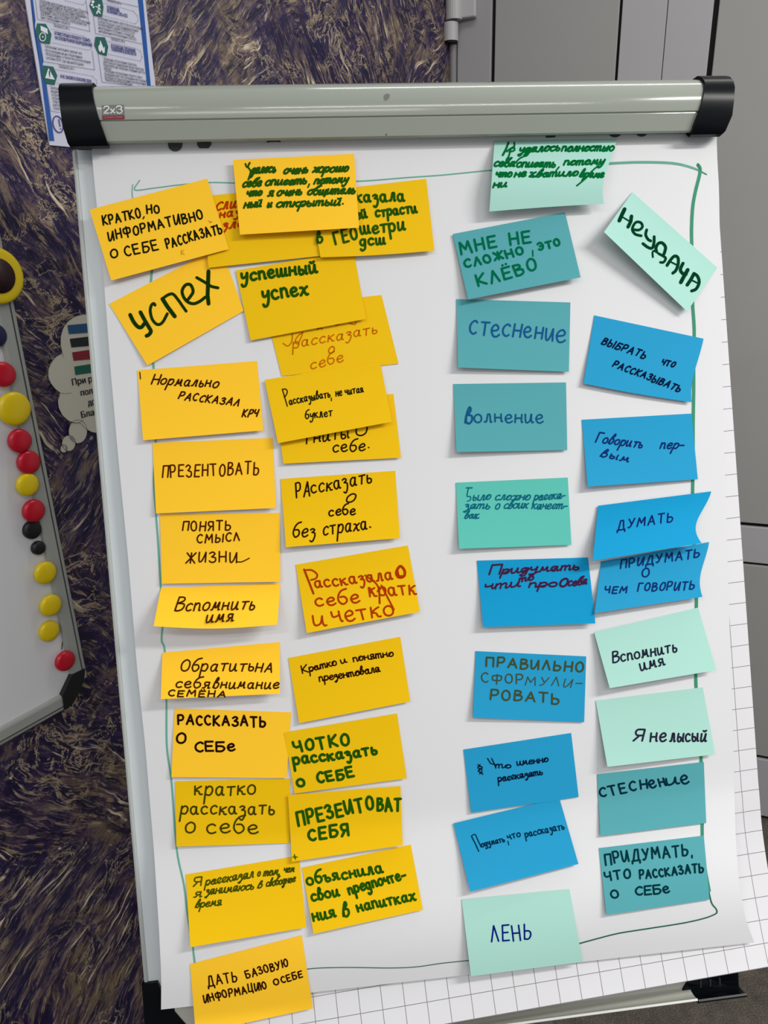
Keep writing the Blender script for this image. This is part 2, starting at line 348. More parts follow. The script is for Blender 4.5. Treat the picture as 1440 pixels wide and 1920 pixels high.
# grey panelled wall with black joints
grey = mat('grey_panel', rgb(150, 148, 145), .5, .4, noise=.03, nscale=5)
grey2 = mat('grey_panel_light', rgb(165, 162, 165), .5, .4, noise=.03, nscale=5)
black = mat('black_joint', rgb(12, 12, 13), .7, .3)
wr = structure(link('wall_back', *box_wall(WB, -.02, 2.6, 0, 2.9, -.08, -.012), black))
def panel(x0, y0, x1, y1, m):
    pass
def pa(x, y): return WB.px(x, y)[0]
aG1, aG1b = pa(922, 70), pa(928, 70)
aG2, aG2b = pa(1158, 70), pa(1163, 70)
aS, aSb = pa(1246.2, 70), pa(1247.4, 70)
aG3, aG3b = pa(1332, 70), pa(1342, 70)
zJ1, zJ1b = WB.px(1410, 981)[1], WB.px(1410, 988)[1]
zJ2, zJ2b = WB.px(1410, 1055)[1], WB.px(1410, 1060)[1]
zJ3, zJ3b = WB.px(1432, 1418)[1], WB.px(1432, 1425)[1]
zB = WB.px(1436, 1531)[1]
wbox(WB, 'panel', grey, aG1b, aG2, .10, 2.9, -.012, 0, wr, .0015)
wbox(WB, 'panel', grey2, aG2b, aS, .10, 2.9, -.012, 0, wr, .001)
wbox(WB, 'panel', grey2, aSb, aG3, .10, 2.9, -.012, 0, wr, .001)
wbox(WB, 'panel', grey, aG3b, 2.6, zJ1, 2.9, -.012, 0, wr, .0015)
wbox(WB, 'panel', grey2, aG3b, 2.6, zJ2, zJ1b, -.012, 0, wr, .0015)
wbox(WB, 'panel', grey, aG3b, 2.6, zJ3, zJ2b, -.012, 0, wr, .0015)
wbox(WB, 'panel', grey2, aG3b, 2.6, max(zB, .004), zJ3b, -.012, 0, wr, .0015)
# door stile with a steel hinge at the room corner
white = mat('white_door_paint', rgb(176, 174, 174), .42, .5)
dr = structure(wbox(WB, 'door_1', mat('door_paint', rgb(150, 148, 150), .5, .4), .012, aG1, 0.0, 2.9, -.012, .004, None, .002))
def cyl(p0, p1, r, name, m, parent, seg=20):
    d = (p1 - p0).normalized(); a = d.orthogonal().normalized(); b = d.cross(a); v = []; f = []
    for p in (p0, p1):
        for k in range(seg):
            t = 2 * math.pi * k / seg; v.append(p + (a * math.cos(t) + b * math.sin(t)) * r)
    for k in range(seg): f.append((k, (k + 1) % seg, seg + (k + 1) % seg, seg + k))
    f.append(tuple(range(seg))[::-1]); f.append(tuple(range(seg, 2 * seg)))
    return link(name, v, f, m, parent, smooth=False)
hb = .022
a1, z1 = WB.px(851, 2, hb); a2, z2 = WB.px(851, 38, hb)
cyl(WB.at(a1, z1 + .04, hb), WB.at(a1, z2, hb), .0178, 'hinge', white, dr)
a3, z3 = WB.px(845, 43, hb); a4, z4 = WB.px(845, 78, hb)
cyl(WB.at(a3, z3, hb), WB.at(a3, z4, hb), .0165, 'hinge', white, dr)
cyl(WB.at(a3, z4, hb), WB.at(a3, z4 - .004, hb), .0145, 'hinge_cap', black, dr)
aL, zL = WB.px(893, 34, .012)
wbox(WB, 'hinge_leaf', white, a1, aL, zL + .001, zL + .11, .004, .022, dr, .003)
cyl(WB.at(a3 + .002, z4 - .004, .010), WB.at(a3 + .002, .02, .010), .0085, 'hinge_rod', mat('grey_rod', rgb(120, 116, 118), .5), dr)

# ---------------------------------------------------------------- text set in the built-in sans for printed things
def text_mesh(s):
    cu = bpy.data.curves.new('t', 'FONT'); cu.body = s; cu.resolution_u = 2
    o = bpy.data.objects.new('t', cu); COL.objects.link(o)
    dg = bpy.context.evaluated_depsgraph_get(); me = bpy.data.meshes.new_from_object(o.evaluated_get(dg))
    v = [(p.co.x, p.co.y) for p in me.vertices]; f = [tuple(p.vertices) for p in me.polygons]
    bpy.data.objects.remove(o); bpy.data.curves.remove(cu); bpy.data.meshes.remove(me)
    return v, f
def print_line(ink, s, a0, z0, a1, h, bold=0.0):
    """one printed line in wall coordinates (ink.fn takes a, z)"""
    v, f = text_mesh(s)
    if not v: return
    x0 = min(p[0] for p in v); x1 = max(p[0] for p in v); kx = (a1 - a0) / (x1 - x0); ky = h / 0.73
    ink.quads([(a0 + (p[0] - x0) * kx, z0 + p[1] * ky) for p in v], f)
    if bold: ink.quads([(a0 + bold + (p[0] - x0) * kx, z0 + p[1] * ky) for p in v], f)

# ---------------------------------------------------------------- safety poster on the plaster wall
pm = mat('poster_paper', rgb(205, 205, 222), .32, .5)
pblue = mat('poster_blue', rgb(16, 82, 160), .4); pgreen = mat('poster_green', rgb(14, 92, 84), .4)
pnavy = mat('poster_navy', rgb(52, 56, 130), .5); pgrey = mat('poster_print', rgb(70, 70, 82), .5); pwhite = mat('poster_white', rgb(222, 226, 232), .4)
aPL = (WA.px(48, 0)[0] + WA.px(88, 273)[0]) / 2; aPR = (WA.px(273.5, 0)[0] + WA.px(285.5, 158)[0]) / 2; zPB = WA.px(92, 273)[1]; zPT = WA.px(150, 0)[1] + .30
poster = wbox(WA, 'safety_poster', pm, aPL, aPR, zPB, zPT, .0005, .003, None, .0005)
tag(poster, 'blue bordered safety rules poster with green hexagon signs on the plaster wall', 'poster')
def PW(h): return lambda x, y: WA.pw(x, y, h)
def P6(x, y): return (50 + x / 6.0, y / 6.0)
ink = Ink(PW(.0036))
ink.poly([(51, -60), (60, -60), (62, 0), (66.7, 38), (64, 60), (75, 78), (81.3, 115), (77.5, 139), (86.7, 158), (102, 264), (92.6, 264)][::-1])
ink.make('blue_border', pblue, poster); ink = Ink(PW(.0036))
ink.poly([(255, -60), (264, -60), (268, 0), (282.5, 158), (284, 180), (277.5, 180), (275.8, 158), (259, 0)])
ink.make('blue_border', pblue, poster)
ink = Ink(PW(.0040))
HX = [[(120, 262), (215, 268), (280, 385), (262, 495), (160, 480), (95, 365)], [(185, 735), (300, 750), (345, 850), (315, 955), (215, 940), (165, 835)],
      [(745, -50), (842, -32), (865, 80), (850, 190), (755, 175), (708, 60)], [(775, 412), (880, 420), (918, 525), (900, 630), (805, 600), (762, 505)]]
for hx in HX:
    o = Ink(PW(.0040)); o.poly([P6(*p) for p in hx]); o.make('hexagon_sign', pgreen, poster)
ink = Ink(PW(.0044))
ink.poly([P6(*p) for p in [(155, 288), (232, 322), (240, 385), (160, 345)]])
ink.stroke(smooth_line([P6(180 + 34 * math.cos(t * .5236), 415 + 46 * math.sin(t * .5236)) for t in range(13)], 2), 1.6)
ink.stroke([P6(182, 415)], 3)
ink.make('sign_picture', pwhite, poster); ink = Ink(PW(.0044))
ink.poly([P6(*p) for p in [(245, 765), (318, 898), (208, 878)]])
ink.make('sign_picture', pwhite, poster); ink = Ink(PW(.0044))
ink.poly([P6(*p) for p in [(828, 450), (852, 510), (868, 545), (880, 520), (878, 590), (858, 598), (845, 560), (828, 590), (808, 560), (806, 520), (822, 500)]])
ink.make('sign_picture', pwhite, poster); ink = Ink(PW(.0044))
ink.stroke([P6(815, 62)], 5); ink.stroke([P6(812, 75), P6(808, 115), P6(790, 148)], 3.4); ink.stroke([P6(808, 112), P6(828, 150)], 2.6); ink.stroke([P6(806, 84), P6(776, 72)], 1.8); ink.stroke([P6(816, 84), P6(832, 112)], 1.8)
ink.stroke([P6(745, 20)], 6); ink.stroke([P6(735, 55)], 5); ink.stroke([P6(752, 80)], 4)
ink.make('sign_picture', pwhite, poster)
ink = Ink(PW(.0048))
ink.stroke([P6(256, 800), P6(258, 846)], 1.8); ink.stroke([P6(260, 862)], 2)
ink.make('warning_mark', mat('warn_ink', rgb(20, 40, 40), .5), poster)
ink = Ink(PW(.0040))
for pl in ([(100, 0), (125, 215), (712, 352), (668, 0)], [(160, 490), (188, 690), (766, 786), (738, 570)], [(752, 180), (778, 378), (1300, 494)], [(805, 605), (850, 922), (1180, 962)], [(880, -8), (1255, 76)]):
    ink.stroke([P6(*p) for p in pl], .55)
ink.stroke([(87, 158), (95.5, 208), (112, 211)], .55)
def dashes(pl, w=.55, d=2.6, gp=2.0):
    for (x0, y0), (x1, y1) in zip(pl, pl[1:]):
        L = math.hypot(x1 - x0, y1 - y0); t = 0
        while t < L:
            e_ = min(L, t + d); ink.stroke([(x0 + (x1 - x0) * t / L, y0 + (y1 - y0) * t / L), (x0 + (x1 - x0) * e_ / L, y0 + (y1 - y0) * e_ / L)], w); t += d + gp
for pl in ([(275, 322), (640, 405), (715, 450), (738, 500), (725, 555), (690, 562), (280, 478)], [(320, 780), (740, 855), (785, 900), (790, 960)], [(345, 935), (400, 945)],
           [(865, 30), (1200, 125), (1248, 175), (1255, 235), (1225, 268), (862, 176)], [(900, 462), (1220, 540), (1280, 575), (1300, 640), (1280, 688), (905, 606)], [(430, 5), (640, 55), (665, 20)]):
    dashes([P6(*p) for p in pl])
ink.make('printed_frames', mat('frame_print', rgb(46, 48, 60), .5), poster)
def wline(ink, s, x0, y0, x1, hpx, bold=0):
    a0, z0 = WA.px(*P6(x0, y0)); 
    a1 = WA.px(*P6(x1, y0 + (x1 - x0) * .2))[0]
    sc = (WA.pw(*P6(x0, y0)) - CAM).length / F_PX
    print_line(ink, s, a0, z0 - hpx * sc * .5, a1, hpx * sc, bold)
fa = lambda a, z: WA.at(a, z, .0040)
ink = Ink(fa)
for s, x0, y0, x1 in (('Запрещено нахождение на территории Общества,', 122, 5, 668), ('а также употребление на территории Общества, а', 125, 38, 630), ('выполнение работы, в состоянии опьянения,', 128, 68, 655),
    ('алкогольного, токсического или иного', 130, 98, 580), ('опьянения, либо в состоянии после употребления', 133, 128, 690), ('алкогольных, наркотических, психотропных или', 136, 160, 650), ('иных запрещенных веществ', 140, 195, 465),
    ('Запрещено выполнять ремонт или', 185, 520, 600), ('обслуживание на не отключенном', 188, 565, 605), ('оборудовании, а также без использования', 193, 605, 700), ('системы БМП, где она необходима', 198, 650, 620),
    ('Запрещено выполнять работу без использования', 778, 200, 1285), ('соответствующих средств индивидуальной', 780, 240, 1230), ('(коллективной) защиты (СИЗ/СКЗ), в их', 785, 275, 1195), ('неисправном состоянии, а также при', 788, 312, 1185), ('неправильном использовании СИЗ/СКЗ', 793, 350, 1210),
    ('Запрещено использование зажигалок,', 845, 660, 1220), ('действующих принадлежностей на территории', 843, 695, 1300), ('предприятия вне специально отведенных для этих', 845, 730, 1315), ('целей мест.', 848, 765, 940), ('Запрещено использование открытого огня и', 858, 795, 1280), ('проведение работ без соблюдения мер пожарной', 855, 830, 1330), ('безопасности, предусмотренных производственной', 858, 865, 1325), ('технологической документацией.', 860, 895, 1175),
    ('ПРАВИЛО № 5', 285, 290, 460), ('ПРАВИЛО № 7', 345, 750, 520), ('ПРАВИЛО № 4', 885, 5, 1040), ('ПРАВИЛО № 6', 930, 440, 1085)):
    wline(ink, s, x0, y0, x1, 4.2)
for k, s in enumerate(('Запрещено', 'выделенные', 'ограждений,', 'ограждения', 'электрообор', 'работающих', 'соответств')):
    y = 140 + (312 + 82 * k) / 12.8; wline(ink, s, (91.5 + .95 * k - 50) * 6, y * 6, (91.5 + .95 * k - 50) * 6 + 170, 4.2)
ink.make('printed_text', pgrey, poster)
ink = Ink(fa)
for s, x0, y0, x1 in (('Я ПРИСТУПАЮ К РЕМОНТУ ТОЛЬКО', 293, 375, 690), ('НА ОТКЛЮЧЕННОМ ОБОРУДОВАНИИ', 298, 425, 710), ('Я НЕ ЗАХОЖУ В ОПАСНУЮ ЗОНУ', 360, 860, 710), ('Я ПРИМЕНЯЮ', 885, 85, 1020), ('ИСПРАВНЫЕ СИЗ и СКЗ', 885, 125, 1110), ('Я СОБЛЮДАЮ ТРЕБОВАНИЯ', 930, 515, 1200), ('ПОЖАРНОЙ БЕЗОПАСНОСТИ', 935, 555, 1210)):
    ink = Ink(fa); wline(ink, s, x0, y0, x1, 4.6, .0003); ink.make('printed_heading', pnavy, poster)
ink = Ink(PW(.0040))
ink.stroke(smooth_line([(109 + 9.4 * math.cos(t * .5236) + 2.6 * math.sin(t * .5236), 233 + 15.4 * math.sin(t * .5236)) for t in range(13)], 3), 2.2)
ink.stroke([(110.3, 224), (113, 237)], 1.9); ink.stroke([(113.8, 241.5)], 2.6)
ink.make('attention_sign', pnavy, poster)

# ---------------------------------------------------------------- cloud-shaped notice on the plaster wall
def circ(cx, cy, rx, ry, a0, a1, n=12): return [(cx + rx * math.cos(math.radians(a0 + (a1 - a0) * k / n)), cy + ry * math.sin(math.radians(a0 + (a1 - a0) * k / n))) for k in range(n + 1)]
def q5(x, y): return (x / 6.4, 560 + y / 6.4)
out = [(262, 588), (230, 572)] + [q5(*p) for p in [(1120, 195), (1000, 188), (900, 215), (820, 270), (760, 350), (730, 450), (728, 560), (745, 655), (680, 690), (620, 760), (580, 850), (582, 950), (620, 1030), (670, 1090), (720, 1130), (695, 1220), (705, 1310), (750, 1400), (830, 1470), (900, 1492), (960, 1490), (1030, 1560), (1100, 1600), (1180, 1615)]] + [(235, 812), (262, 790)]
cm = mat('notice_paper', rgb(196, 192, 176), .6)
cv = [WA.pw(x, y, .0022) for x, y in out] + [WA.pw(x, y, .0004) for x, y in out]; nn = len(out)
cloud = link('cloud_notice', cv, [tuple(range(nn))[::-1], tuple(range(nn, 2 * nn))] + [(i, (i + 1) % nn, nn + (i + 1) % nn, nn + i) for i in range(nn)], cm)
tag(cloud, 'cream cloud-shaped notice with four colour bars behind the flip chart edge', 'notice')
for bx, c in ((((810, 318), (1120, 290), (1120, 402), (828, 425)), (18, 74, 116)), (((838, 482), (1120, 448), (1120, 562), (858, 585)), (16, 24, 24)), (((866, 645), (1130, 605), (1130, 722), (884, 745)), (128, 18, 38)), (((892, 815), (1150, 775), (1150, 880), (905, 916)), (10, 88, 72))):
    o = Ink(PW(.0028)); o.poly([q5(*p) for p in bx][::-1]); o.make('colour_bar', mat('bar_%d' % c[0], rgb(*c), .6), cloud)
ink = Ink(PW(.0028))
for cx, cy, rx, ry in ((935, 1595, 112, 142), (825, 1735, 82, 96), (766, 1800, 42, 48)):
    ink.stroke(smooth_line([q5(*p) for p in circ(cx, cy, rx, ry, 0, 360, 14)], 2), .55)
ink.stroke(smooth_line([q5(*p) for p in [(728, 560), (745, 640), (765, 708)]]), .5); ink.stroke(smooth_line([q5(*p) for p in [(720, 1130), (790, 1138), (858, 1130)]]), .5)
ink.stroke(smooth_line([q5(*p) for p in [(830, 1470), (930, 1492), (1005, 1455)]]), .5)
ink.stroke(smooth_line([q5(*p) for p in out_ ] if False else [p for p in out[2:-2]], 2), .5)
ink.fn = lambda a, z: WA.at(a, z, .0028)
def cl(s, x0, y0, x1, h):
    a0, z0 = WA.px(*q5(x0, y0)); a1 = WA.px(*q5(x1, y0))[0]; k = (WA.pw(*q5(x0, y0)) - CAM).length / F_PX
    print_line(ink, s, a0, z0, a1, h / 6.4 * k, .0007)
cl('При р', 856, 1040, 1100, 72); cl('поль', 958, 1165, 1150, 70); cl('до', 1045, 1285, 1130, 72); cl('Благ', 965, 1430, 1165, 72)
ink.make('printed_outline', mat('notice_ink', rgb(30, 26, 30), .6), cloud)
for cx, cy, rx, ry in ((935, 1595, 110, 140), (825, 1735, 80, 94), (766, 1800, 40, 46)):
    o = Ink(PW(.0020)); o.poly([q5(*p) for p in circ(cx, cy, rx, ry, 0, 342, 19)]); o.make('thought_bubble', cm, cloud)

# ---------------------------------------------------------------- magnetic whiteboard on the plaster wall
alu = mat('aluminium', rgb(158, 160, 155), .38, .5, .0); alud = mat('aluminium_groove', rgb(60, 62, 60), .5)
wbw = mat('whiteboard_enamel', rgb(224, 224, 226), .22, .5)
aR = (WA.px(57, 680, .018)[0] + WA.px(157, 1258, .018)[0]) / 2; zWB = (WA.px(0, 1401, .018)[1] + WA.px(120, 1332, .018)[1]) / 2
zWT = zWB + .90; aLft = aR - 1.2
board = empty('whiteboard', WA.at((aR + aLft) / 2, zWB, 0))
tag(board, 'white magnetic whiteboard with grey metal frame and black corner on the plaster wall', 'whiteboard')
fw = .025
wbox(WA, 'writing_surface', wbw, aLft + fw * .8, aR - fw * .8, zWB + fw * .8, zWT - fw * .8, .001, .012, board, .001)
for nm, a0, a1, z0, z1 in (('frame_rail', aR - fw, aR, zWB + .03, zWT), ('frame_rail', aLft, aLft + fw, zWB + .03, zWT)):
    o = wbox(WA, nm, alu, a0, a1, z0, z1, .0005, .018, board, .004)
    c = a0 + fw * (.72 if a0 > aLft else .28); wbox(WA, 'groove', alud, c - .0009, c + .0009, z0, z1, .017, .0184, o, .0002)
for z0, z1 in ((zWB, zWB + fw), (zWT - fw, zWT)):
    o = wbox(WA, 'frame_rail', alu, aLft + .03, aR - .03, z0, z1, .0005, .018, board, .004)
    c = z0 + fw * (.28 if z0 == zWB else .72); wbox(WA, 'groove', alud, aLft + .03, aR - .03, c - .0009, c + .0009, .017, .0184, o, .0002)
blk = mat('black_plastic', rgb(16, 19, 23), .4, .5)
CAPP = []
for x_, y_ in ((159.5, 1254), (159, 1265), (156, 1279), (150, 1296), (137, 1319), (127, 1329), (121.5, 1331), (117.5, 1304), (135.5, 1266)):
    a_, z_ = WA.px(x_, y_, .0205); CAPP.append((max(0, aR - a_), max(0, z_ - zWB)))
for ca, cz, sa, sz in ((aR, zWB, -1, 1), (aLft, zWB, 1, 1), (aR, zWT, -1, -1), (aLft, zWT, 1, -1)):
    pts = CAPP
    vv = [WA.at(ca + sa * p, cz + sz * q, h) for h in (.0005, .0205) for p, q in pts]; k = len(pts)
    o = link('corner_cap', vv, [tuple(range(k)), tuple(range(k, 2 * k))[::-1]] + [(i, k + i, k + (i + 1) % k, (i + 1) % k) for i in range(k)], blk, board)
    bm = bmesh.new(); bm.from_mesh(o.data); bmesh.ops.recalc_face_normals(bm, faces=bm.faces); bm.to_mesh(o.data); bm.free()
myel = mat('magnet_yellow', rgb(226, 196, 10), .28, .5); mred = mat('magnet_red', rgb(190, 14, 40), .28, .5); mblk = mat('magnet_black', rgb(14, 16, 18), .45, .5); mblu = mat('magnet_navy', rgb(20, 22, 70), .4)
def lathe(prof, c, ax, e1, e2, name, m, parent=None, seg=28):
    v = []; f = []
    for r, h in prof:
        for k in range(seg):
            t = 2 * math.pi * k / seg; v.append(c + ax * h + (e1 * math.cos(t) + e2 * math.sin(t)) * r)
    for i in range(len(prof) - 1):
        for k in range(seg): f.append((i * seg + k, i * seg + (k + 1) % seg, (i + 1) * seg + (k + 1) % seg, (i + 1) * seg + k))
    f.append(tuple(range(seg))[::-1]); f.append(tuple(range((len(prof) - 1) * seg, len(prof) * seg)))
    return link(name, v, f, m, parent, smooth=True)
UPV = Vector((0, 0, 1))
MG = [(3, 702, 20.5, mred, 'large red round magnet cut by the photo edge on the whiteboard'),
      (24, 766, 28, myel, 'biggest yellow round magnet overlapping the whiteboard frame'),
      (34, 826, 20, mred, 'red round magnet just under the biggest yellow one'),
      (50.5, 866, 20, mred, 'red round magnet touching another red one above it'),
      (48.5, 908, 19.5, myel, 'yellow round magnet between two red magnets on the whiteboard'),
      (60, 957, 19.5, mred, 'red round magnet directly above the larger black one'),
      (62, 994, 16, mblk, 'larger black round magnet on the whiteboard'),
      (73.5, 1028, 12, mblk, 'smaller black round magnet on the whiteboard'),
      (82, 1073, 19.5, myel, 'yellow round magnet just below the smaller black one'),
      (92, 1134, 19, myel, 'middle one of three yellow magnets below the black ones'),
      (94, 1184, 18, myel, 'lowest yellow round magnet on the whiteboard, chipped, above the last red one'),
      (119, 1238, 17.5, mred, 'red round magnet at the lower corner hanging under a dark streak')]
for x, y, r, m, lb in MG:
    h0 = .013; hf = .0185 if m is not mblk and x > 20 and y < 900 else h0
    a, z = WA.px(x + .5, y, h0 + .006); k = (WA.at(a, z, h0) - CAM).length / F_PX; R = r * k
    if a + R > aR - fw and m is not mblk: a = min(a, aR - R * .35); h0 = .0186 if a + R > aR - fw + .002 else .0125
    else: h0 = .0125
    H = .008
    o = lathe([(R * .93, 0), (R, .0012), (R, H * .5), (R * .95, H * .8), (R * .8, H * .98), (R * .5, H * 1.08), (R * .15, H * 1.1)], WA.at(a, z, h0), WA.n, WA.D, UPV, 'round_magnet', m)
    tag(o, lb, 'magnet', 'round magnets on the whiteboard')
a, z = WA.px(-8, 517, .02); k = (WA.at(a, z, .0186) - CAM).length / F_PX
o = lathe([(43 * k, 0), (44 * k, .002), (43 * k, .006), (40 * k, .0072), (33 * k, .0074)], WA.at(a, z, .0186), WA.n, WA.D, UPV, 'round_badge', myel)
lathe([(27 * k, 0), (27 * k, .001)], WA.at(a, z, .0262), WA.n, WA.D, UPV, 'badge_centre', mat('badge_dark', rgb(46, 18, 22), .5), o)
tag(o, 'large yellow disc with a dark centre on the whiteboard frame at the photo edge', 'badge')
a, z = WA.px(-10, 629, .015); k = (WA.at(a, z, .0125) - CAM).length / F_PX
o = lathe([(18 * k, 0), (18 * k, .006), (14 * k, .008), (4 * k, .0085)], WA.at(a, z, .0125), WA.n, WA.D, UPV, 'round_magnet', mblu)
tag(o, 'navy round magnet barely in view between the yellow disc and the first red magnet', 'magnet', 'round magnets on the whiteboard')
ink = Ink(PW(.0126))
ink.stroke(smooth_line([(118.5, 1198), (116.5, 1208), (116, 1217)]), 1.6)
ink.make('dark_streak', mat('streak', rgb(60, 62, 60), .6), board)
# ---------------------------------------------------------------- flip chart easel
grail = mat('rail_silver', rgb(178, 182, 178), .35, .5); gboard = mat('board_edge', rgb(208, 214, 216), .4, .5)
barm = mat('bar_lacquer', rgb(152, 157, 147), .13, .5); capm = mat('cap_plastic', rgb(6, 9, 14), .28, .16)
traym = mat('tray_grey', rgb(176, 176, 166), .45, .5)
easel = empty('flip_chart_easel', bw(330, 900, -20))
tag(easel, 'grey flip chart easel with black capped top bar and pen tray holding the paper pad', 'flip chart')
def bbox(name, m, u0, u1, v0, v1, h0, h1, parent, r=.0015):
    v = [bw(u, w, h) for u in (u0, u1) for w in (v0, v1) for h in (h0, h1)]
    return rounded_box(v, [(0, 1, 3, 2), (4, 6, 7, 5), (0, 4, 5, 1), (2, 3, 7, 6), (1, 5, 7, 3), (0, 2, 6, 4)], name, m, parent, r)
HB = -9.0
def ul(x, y, h): return pb(x, y, h)[0]
uL0 = sum(ul(*q, HB) for q in ((141, 300), (169, 700), (184, 850), (211.5, 1200), (244, 1560))) / 5
uL1 = sum(ul(*q, HB) for q in ((151, 300), (180, 700), (194.5, 850), (225, 1250), (255.5, 1600))) / 5
bbox('back_panel', gboard, uL1 - 2, 664, 2, 960, HB - 14, HB - .5, easel, .001)
bbox('side_rail', grail, uL0, uL1, 2, 908, HB - 18, HB + 1.2, easel, .0025)
bbox('side_rail', grail, 664, 671, 2, 990, HB - 18, HB + 1.2, easel, .0025)
# top bar: one swept section with a groove near its lower edge
PROF = [(-4, 4), (2, 8), (6.2, 13), (6.7, 16), (5.8, 18.0), (-9.0, 24.8), (-9.6, 24.0), (-10.4, 24.0), (-11.2, 26.0), (-18, 27.8), (-25, 28.2), (-32, 27.4), (-39, 24.6), (-45, 20), (-49.5, 13), (-51, 5), (-51, -24), (-4, -24)]
def sweep(name, prof, ub0, ub1, m, parent, sm=True):
    n = len(prof); v = []; f = []
    for uu in (ub0, ub1):
        for i, (w, h) in enumerate(prof): v.append(bw(uu[i] if isinstance(uu, list) else uu, w, h))
    for i in range(n): f.append((i, (i + 1) % n, n + (i + 1) % n, n + i))
    f.append(tuple(range(n))[::-1]); f.append(tuple(range(n, 2 * n)))
    o = link(name, v, f, m, parent)
    bm = bmesh.new(); bm.from_mesh(o.data); bmesh.ops.recalc_face_normals(bm, faces=bm.faces); bm.to_mesh(o.data); bm.free()
    if sm:
        for p in o.data.polygons: p.use_smooth = len(p.vertices) == 4
        o.data.set_sharp_from_angle(angle=math.radians(28))
    return o
topbar = sweep('top_bar', PROF, 0.0, 650.0, barm, easel)
def bar_h(w):
    pts = sorted((p for p in PROF[2:14]), key=lambda p: p[0])
    if w <= pts[0][0]: return pts[0][1]
    for (a, ha), (b, hb_) in zip(pts, pts[1:]):
        if a <= w <= b: return ha + (hb_ - ha) * (w - a) / max(1e-6, b - a)
    return pts[-1][1]
def on_bar(off):
    def fn(x, y):
        h = 25.0
        for _ in range(6): u, w = pb(x, y, h); h = bar_h(w)
        return bw(u, w, h + off)
    return fn
def cap_section(k): # outline grown by k mm round the bar, open behind
    return [(-3, 3.5), (6, 8.5), (11.4, 14), (10.8, 19.0), (8.6, 21.6), (-5, 27.8), (-18, 30.2), (-25, 30.7), (-33, 29.8), (-41, 26.8), (-47.4, 22), (-52.4, 14.5), (-54, 5), (-54, -27), (-3, -27)]
CS = cap_section(0)
def ucurve(pts):
    """u of a cap edge for every section point, from edge points read along the bar (v -> u)"""
    pts = sorted(pts)
    def f(w):
        if w <= pts[0][0]: return pts[0][1]
        for (a, ua), (b, ub) in zip(pts, pts[1:]):
            if a <= w <= b: return ua + (ub - ua) * (w - a) / (b - a)
        return pts[-1][1]
    return f
def edge(pxs):
    o_ = []
    for x, y in pxs:
        h = 25.0
        for _ in range(5): u, w = pb(x, y, h); h = bar_h(w) + 2
        o_.append((w, u))
    return ucurve(o_)
Lout, Lin = edge([(110.8, 164), (112, 190), (114.4, 215), (124, 264), (132, 276)]), edge([(173, 163), (174.5, 180), (177.8, 198), (188.9, 232), (203, 271)])
Rout, Rin = edge([(1369, 143), (1376.5, 157), (1376, 181), (1372, 208), (1365, 240), (1352, 254)]), edge([(1315, 146), (1321, 155), (1319.7, 174), (1309.5, 210), (1294.7, 245)])
for fo, fi in ((Lout, Lin), (Rin, Rout)):
    o = sweep('end_cap', CS, [fo(w) for w, h in CS], [fi(w) for w, h in CS], capm, easel)
# maker's badge on the bar
badge = Ink(on_bar(.45)); badge.poly([(190.5, 197.6), (231, 196.4), (233.2, 200), (233.6, 216.4), (191.3, 217.4)][::-1]); bd = badge.make('maker_badge', mat('badge_grey', rgb(104, 106, 98), .3, .5), topbar)
ink = Ink(on_bar(.8))
for pl, sm in (([(195.0, 203.8), (197.5, 200.2), (202.5, 200), (205, 202.6), (203, 206), (197, 211), (195.4, 213.2), (204.8, 212.8)], 0), ([(208, 205.4), (215.4, 212.8)], 0), ([(215, 205), (208.2, 213)], 0), ([(218.6, 202.6), (221, 199.8), (226, 199.8), (228.6, 202.4), (226, 205.4), (223, 205.8)], 1), ([(223, 205.8), (227.4, 206.4), (229.4, 209.4), (226.6, 212.8), (221.4, 212.8), (218.8, 210.2)], 1)):
    ink.stroke(smooth_line(pl, 3) if sm else pl, 2.5)
ink.make('badge_digits', mat('badge_silver', rgb(214, 214, 214), .3, .5), bd)
red = Ink(on_bar(.45)); red.poly([(191.8, 217.8), (233.6, 216.8), (233.9, 222.4), (232.6, 223.8), (193.2, 224.4), (192, 223)][::-1]); rd = red.make('badge_strip', mat('badge_red', rgb(126, 18, 36), .35, .5), topbar)
v, f = text_mesh('THE MARKET COMPANY'); x0 = min(p[0] for p in v); x1 = max(p[0] for p in v)
ink = Ink(on_bar(.7)); ink.quads([(194.4 + (p[0] - x0) / (x1 - x0) * 36.6, 222 - p[1] / .73 * 2.5 - (p[0] - x0) / (x1 - x0) * .7) for p in v], f)
ink.make('badge_text', mat('badge_pink', rgb(204, 150, 158), .4), rd)
ink = Ink(on_bar(.2)); ink.poly([(720, 178), (726, 175.5), (731, 177), (730, 183), (726, 188), (721.5, 189), (719, 184)][::-1]); ink.make('chipped_spot', mat('chip', rgb(108, 110, 104), .6), topbar)
ink = Ink(on_bar(.25)); ink.stroke([(723.4, 254.3), (723.8, 254.5)], 2.4); ink.make('bar_speck', blk, topbar)
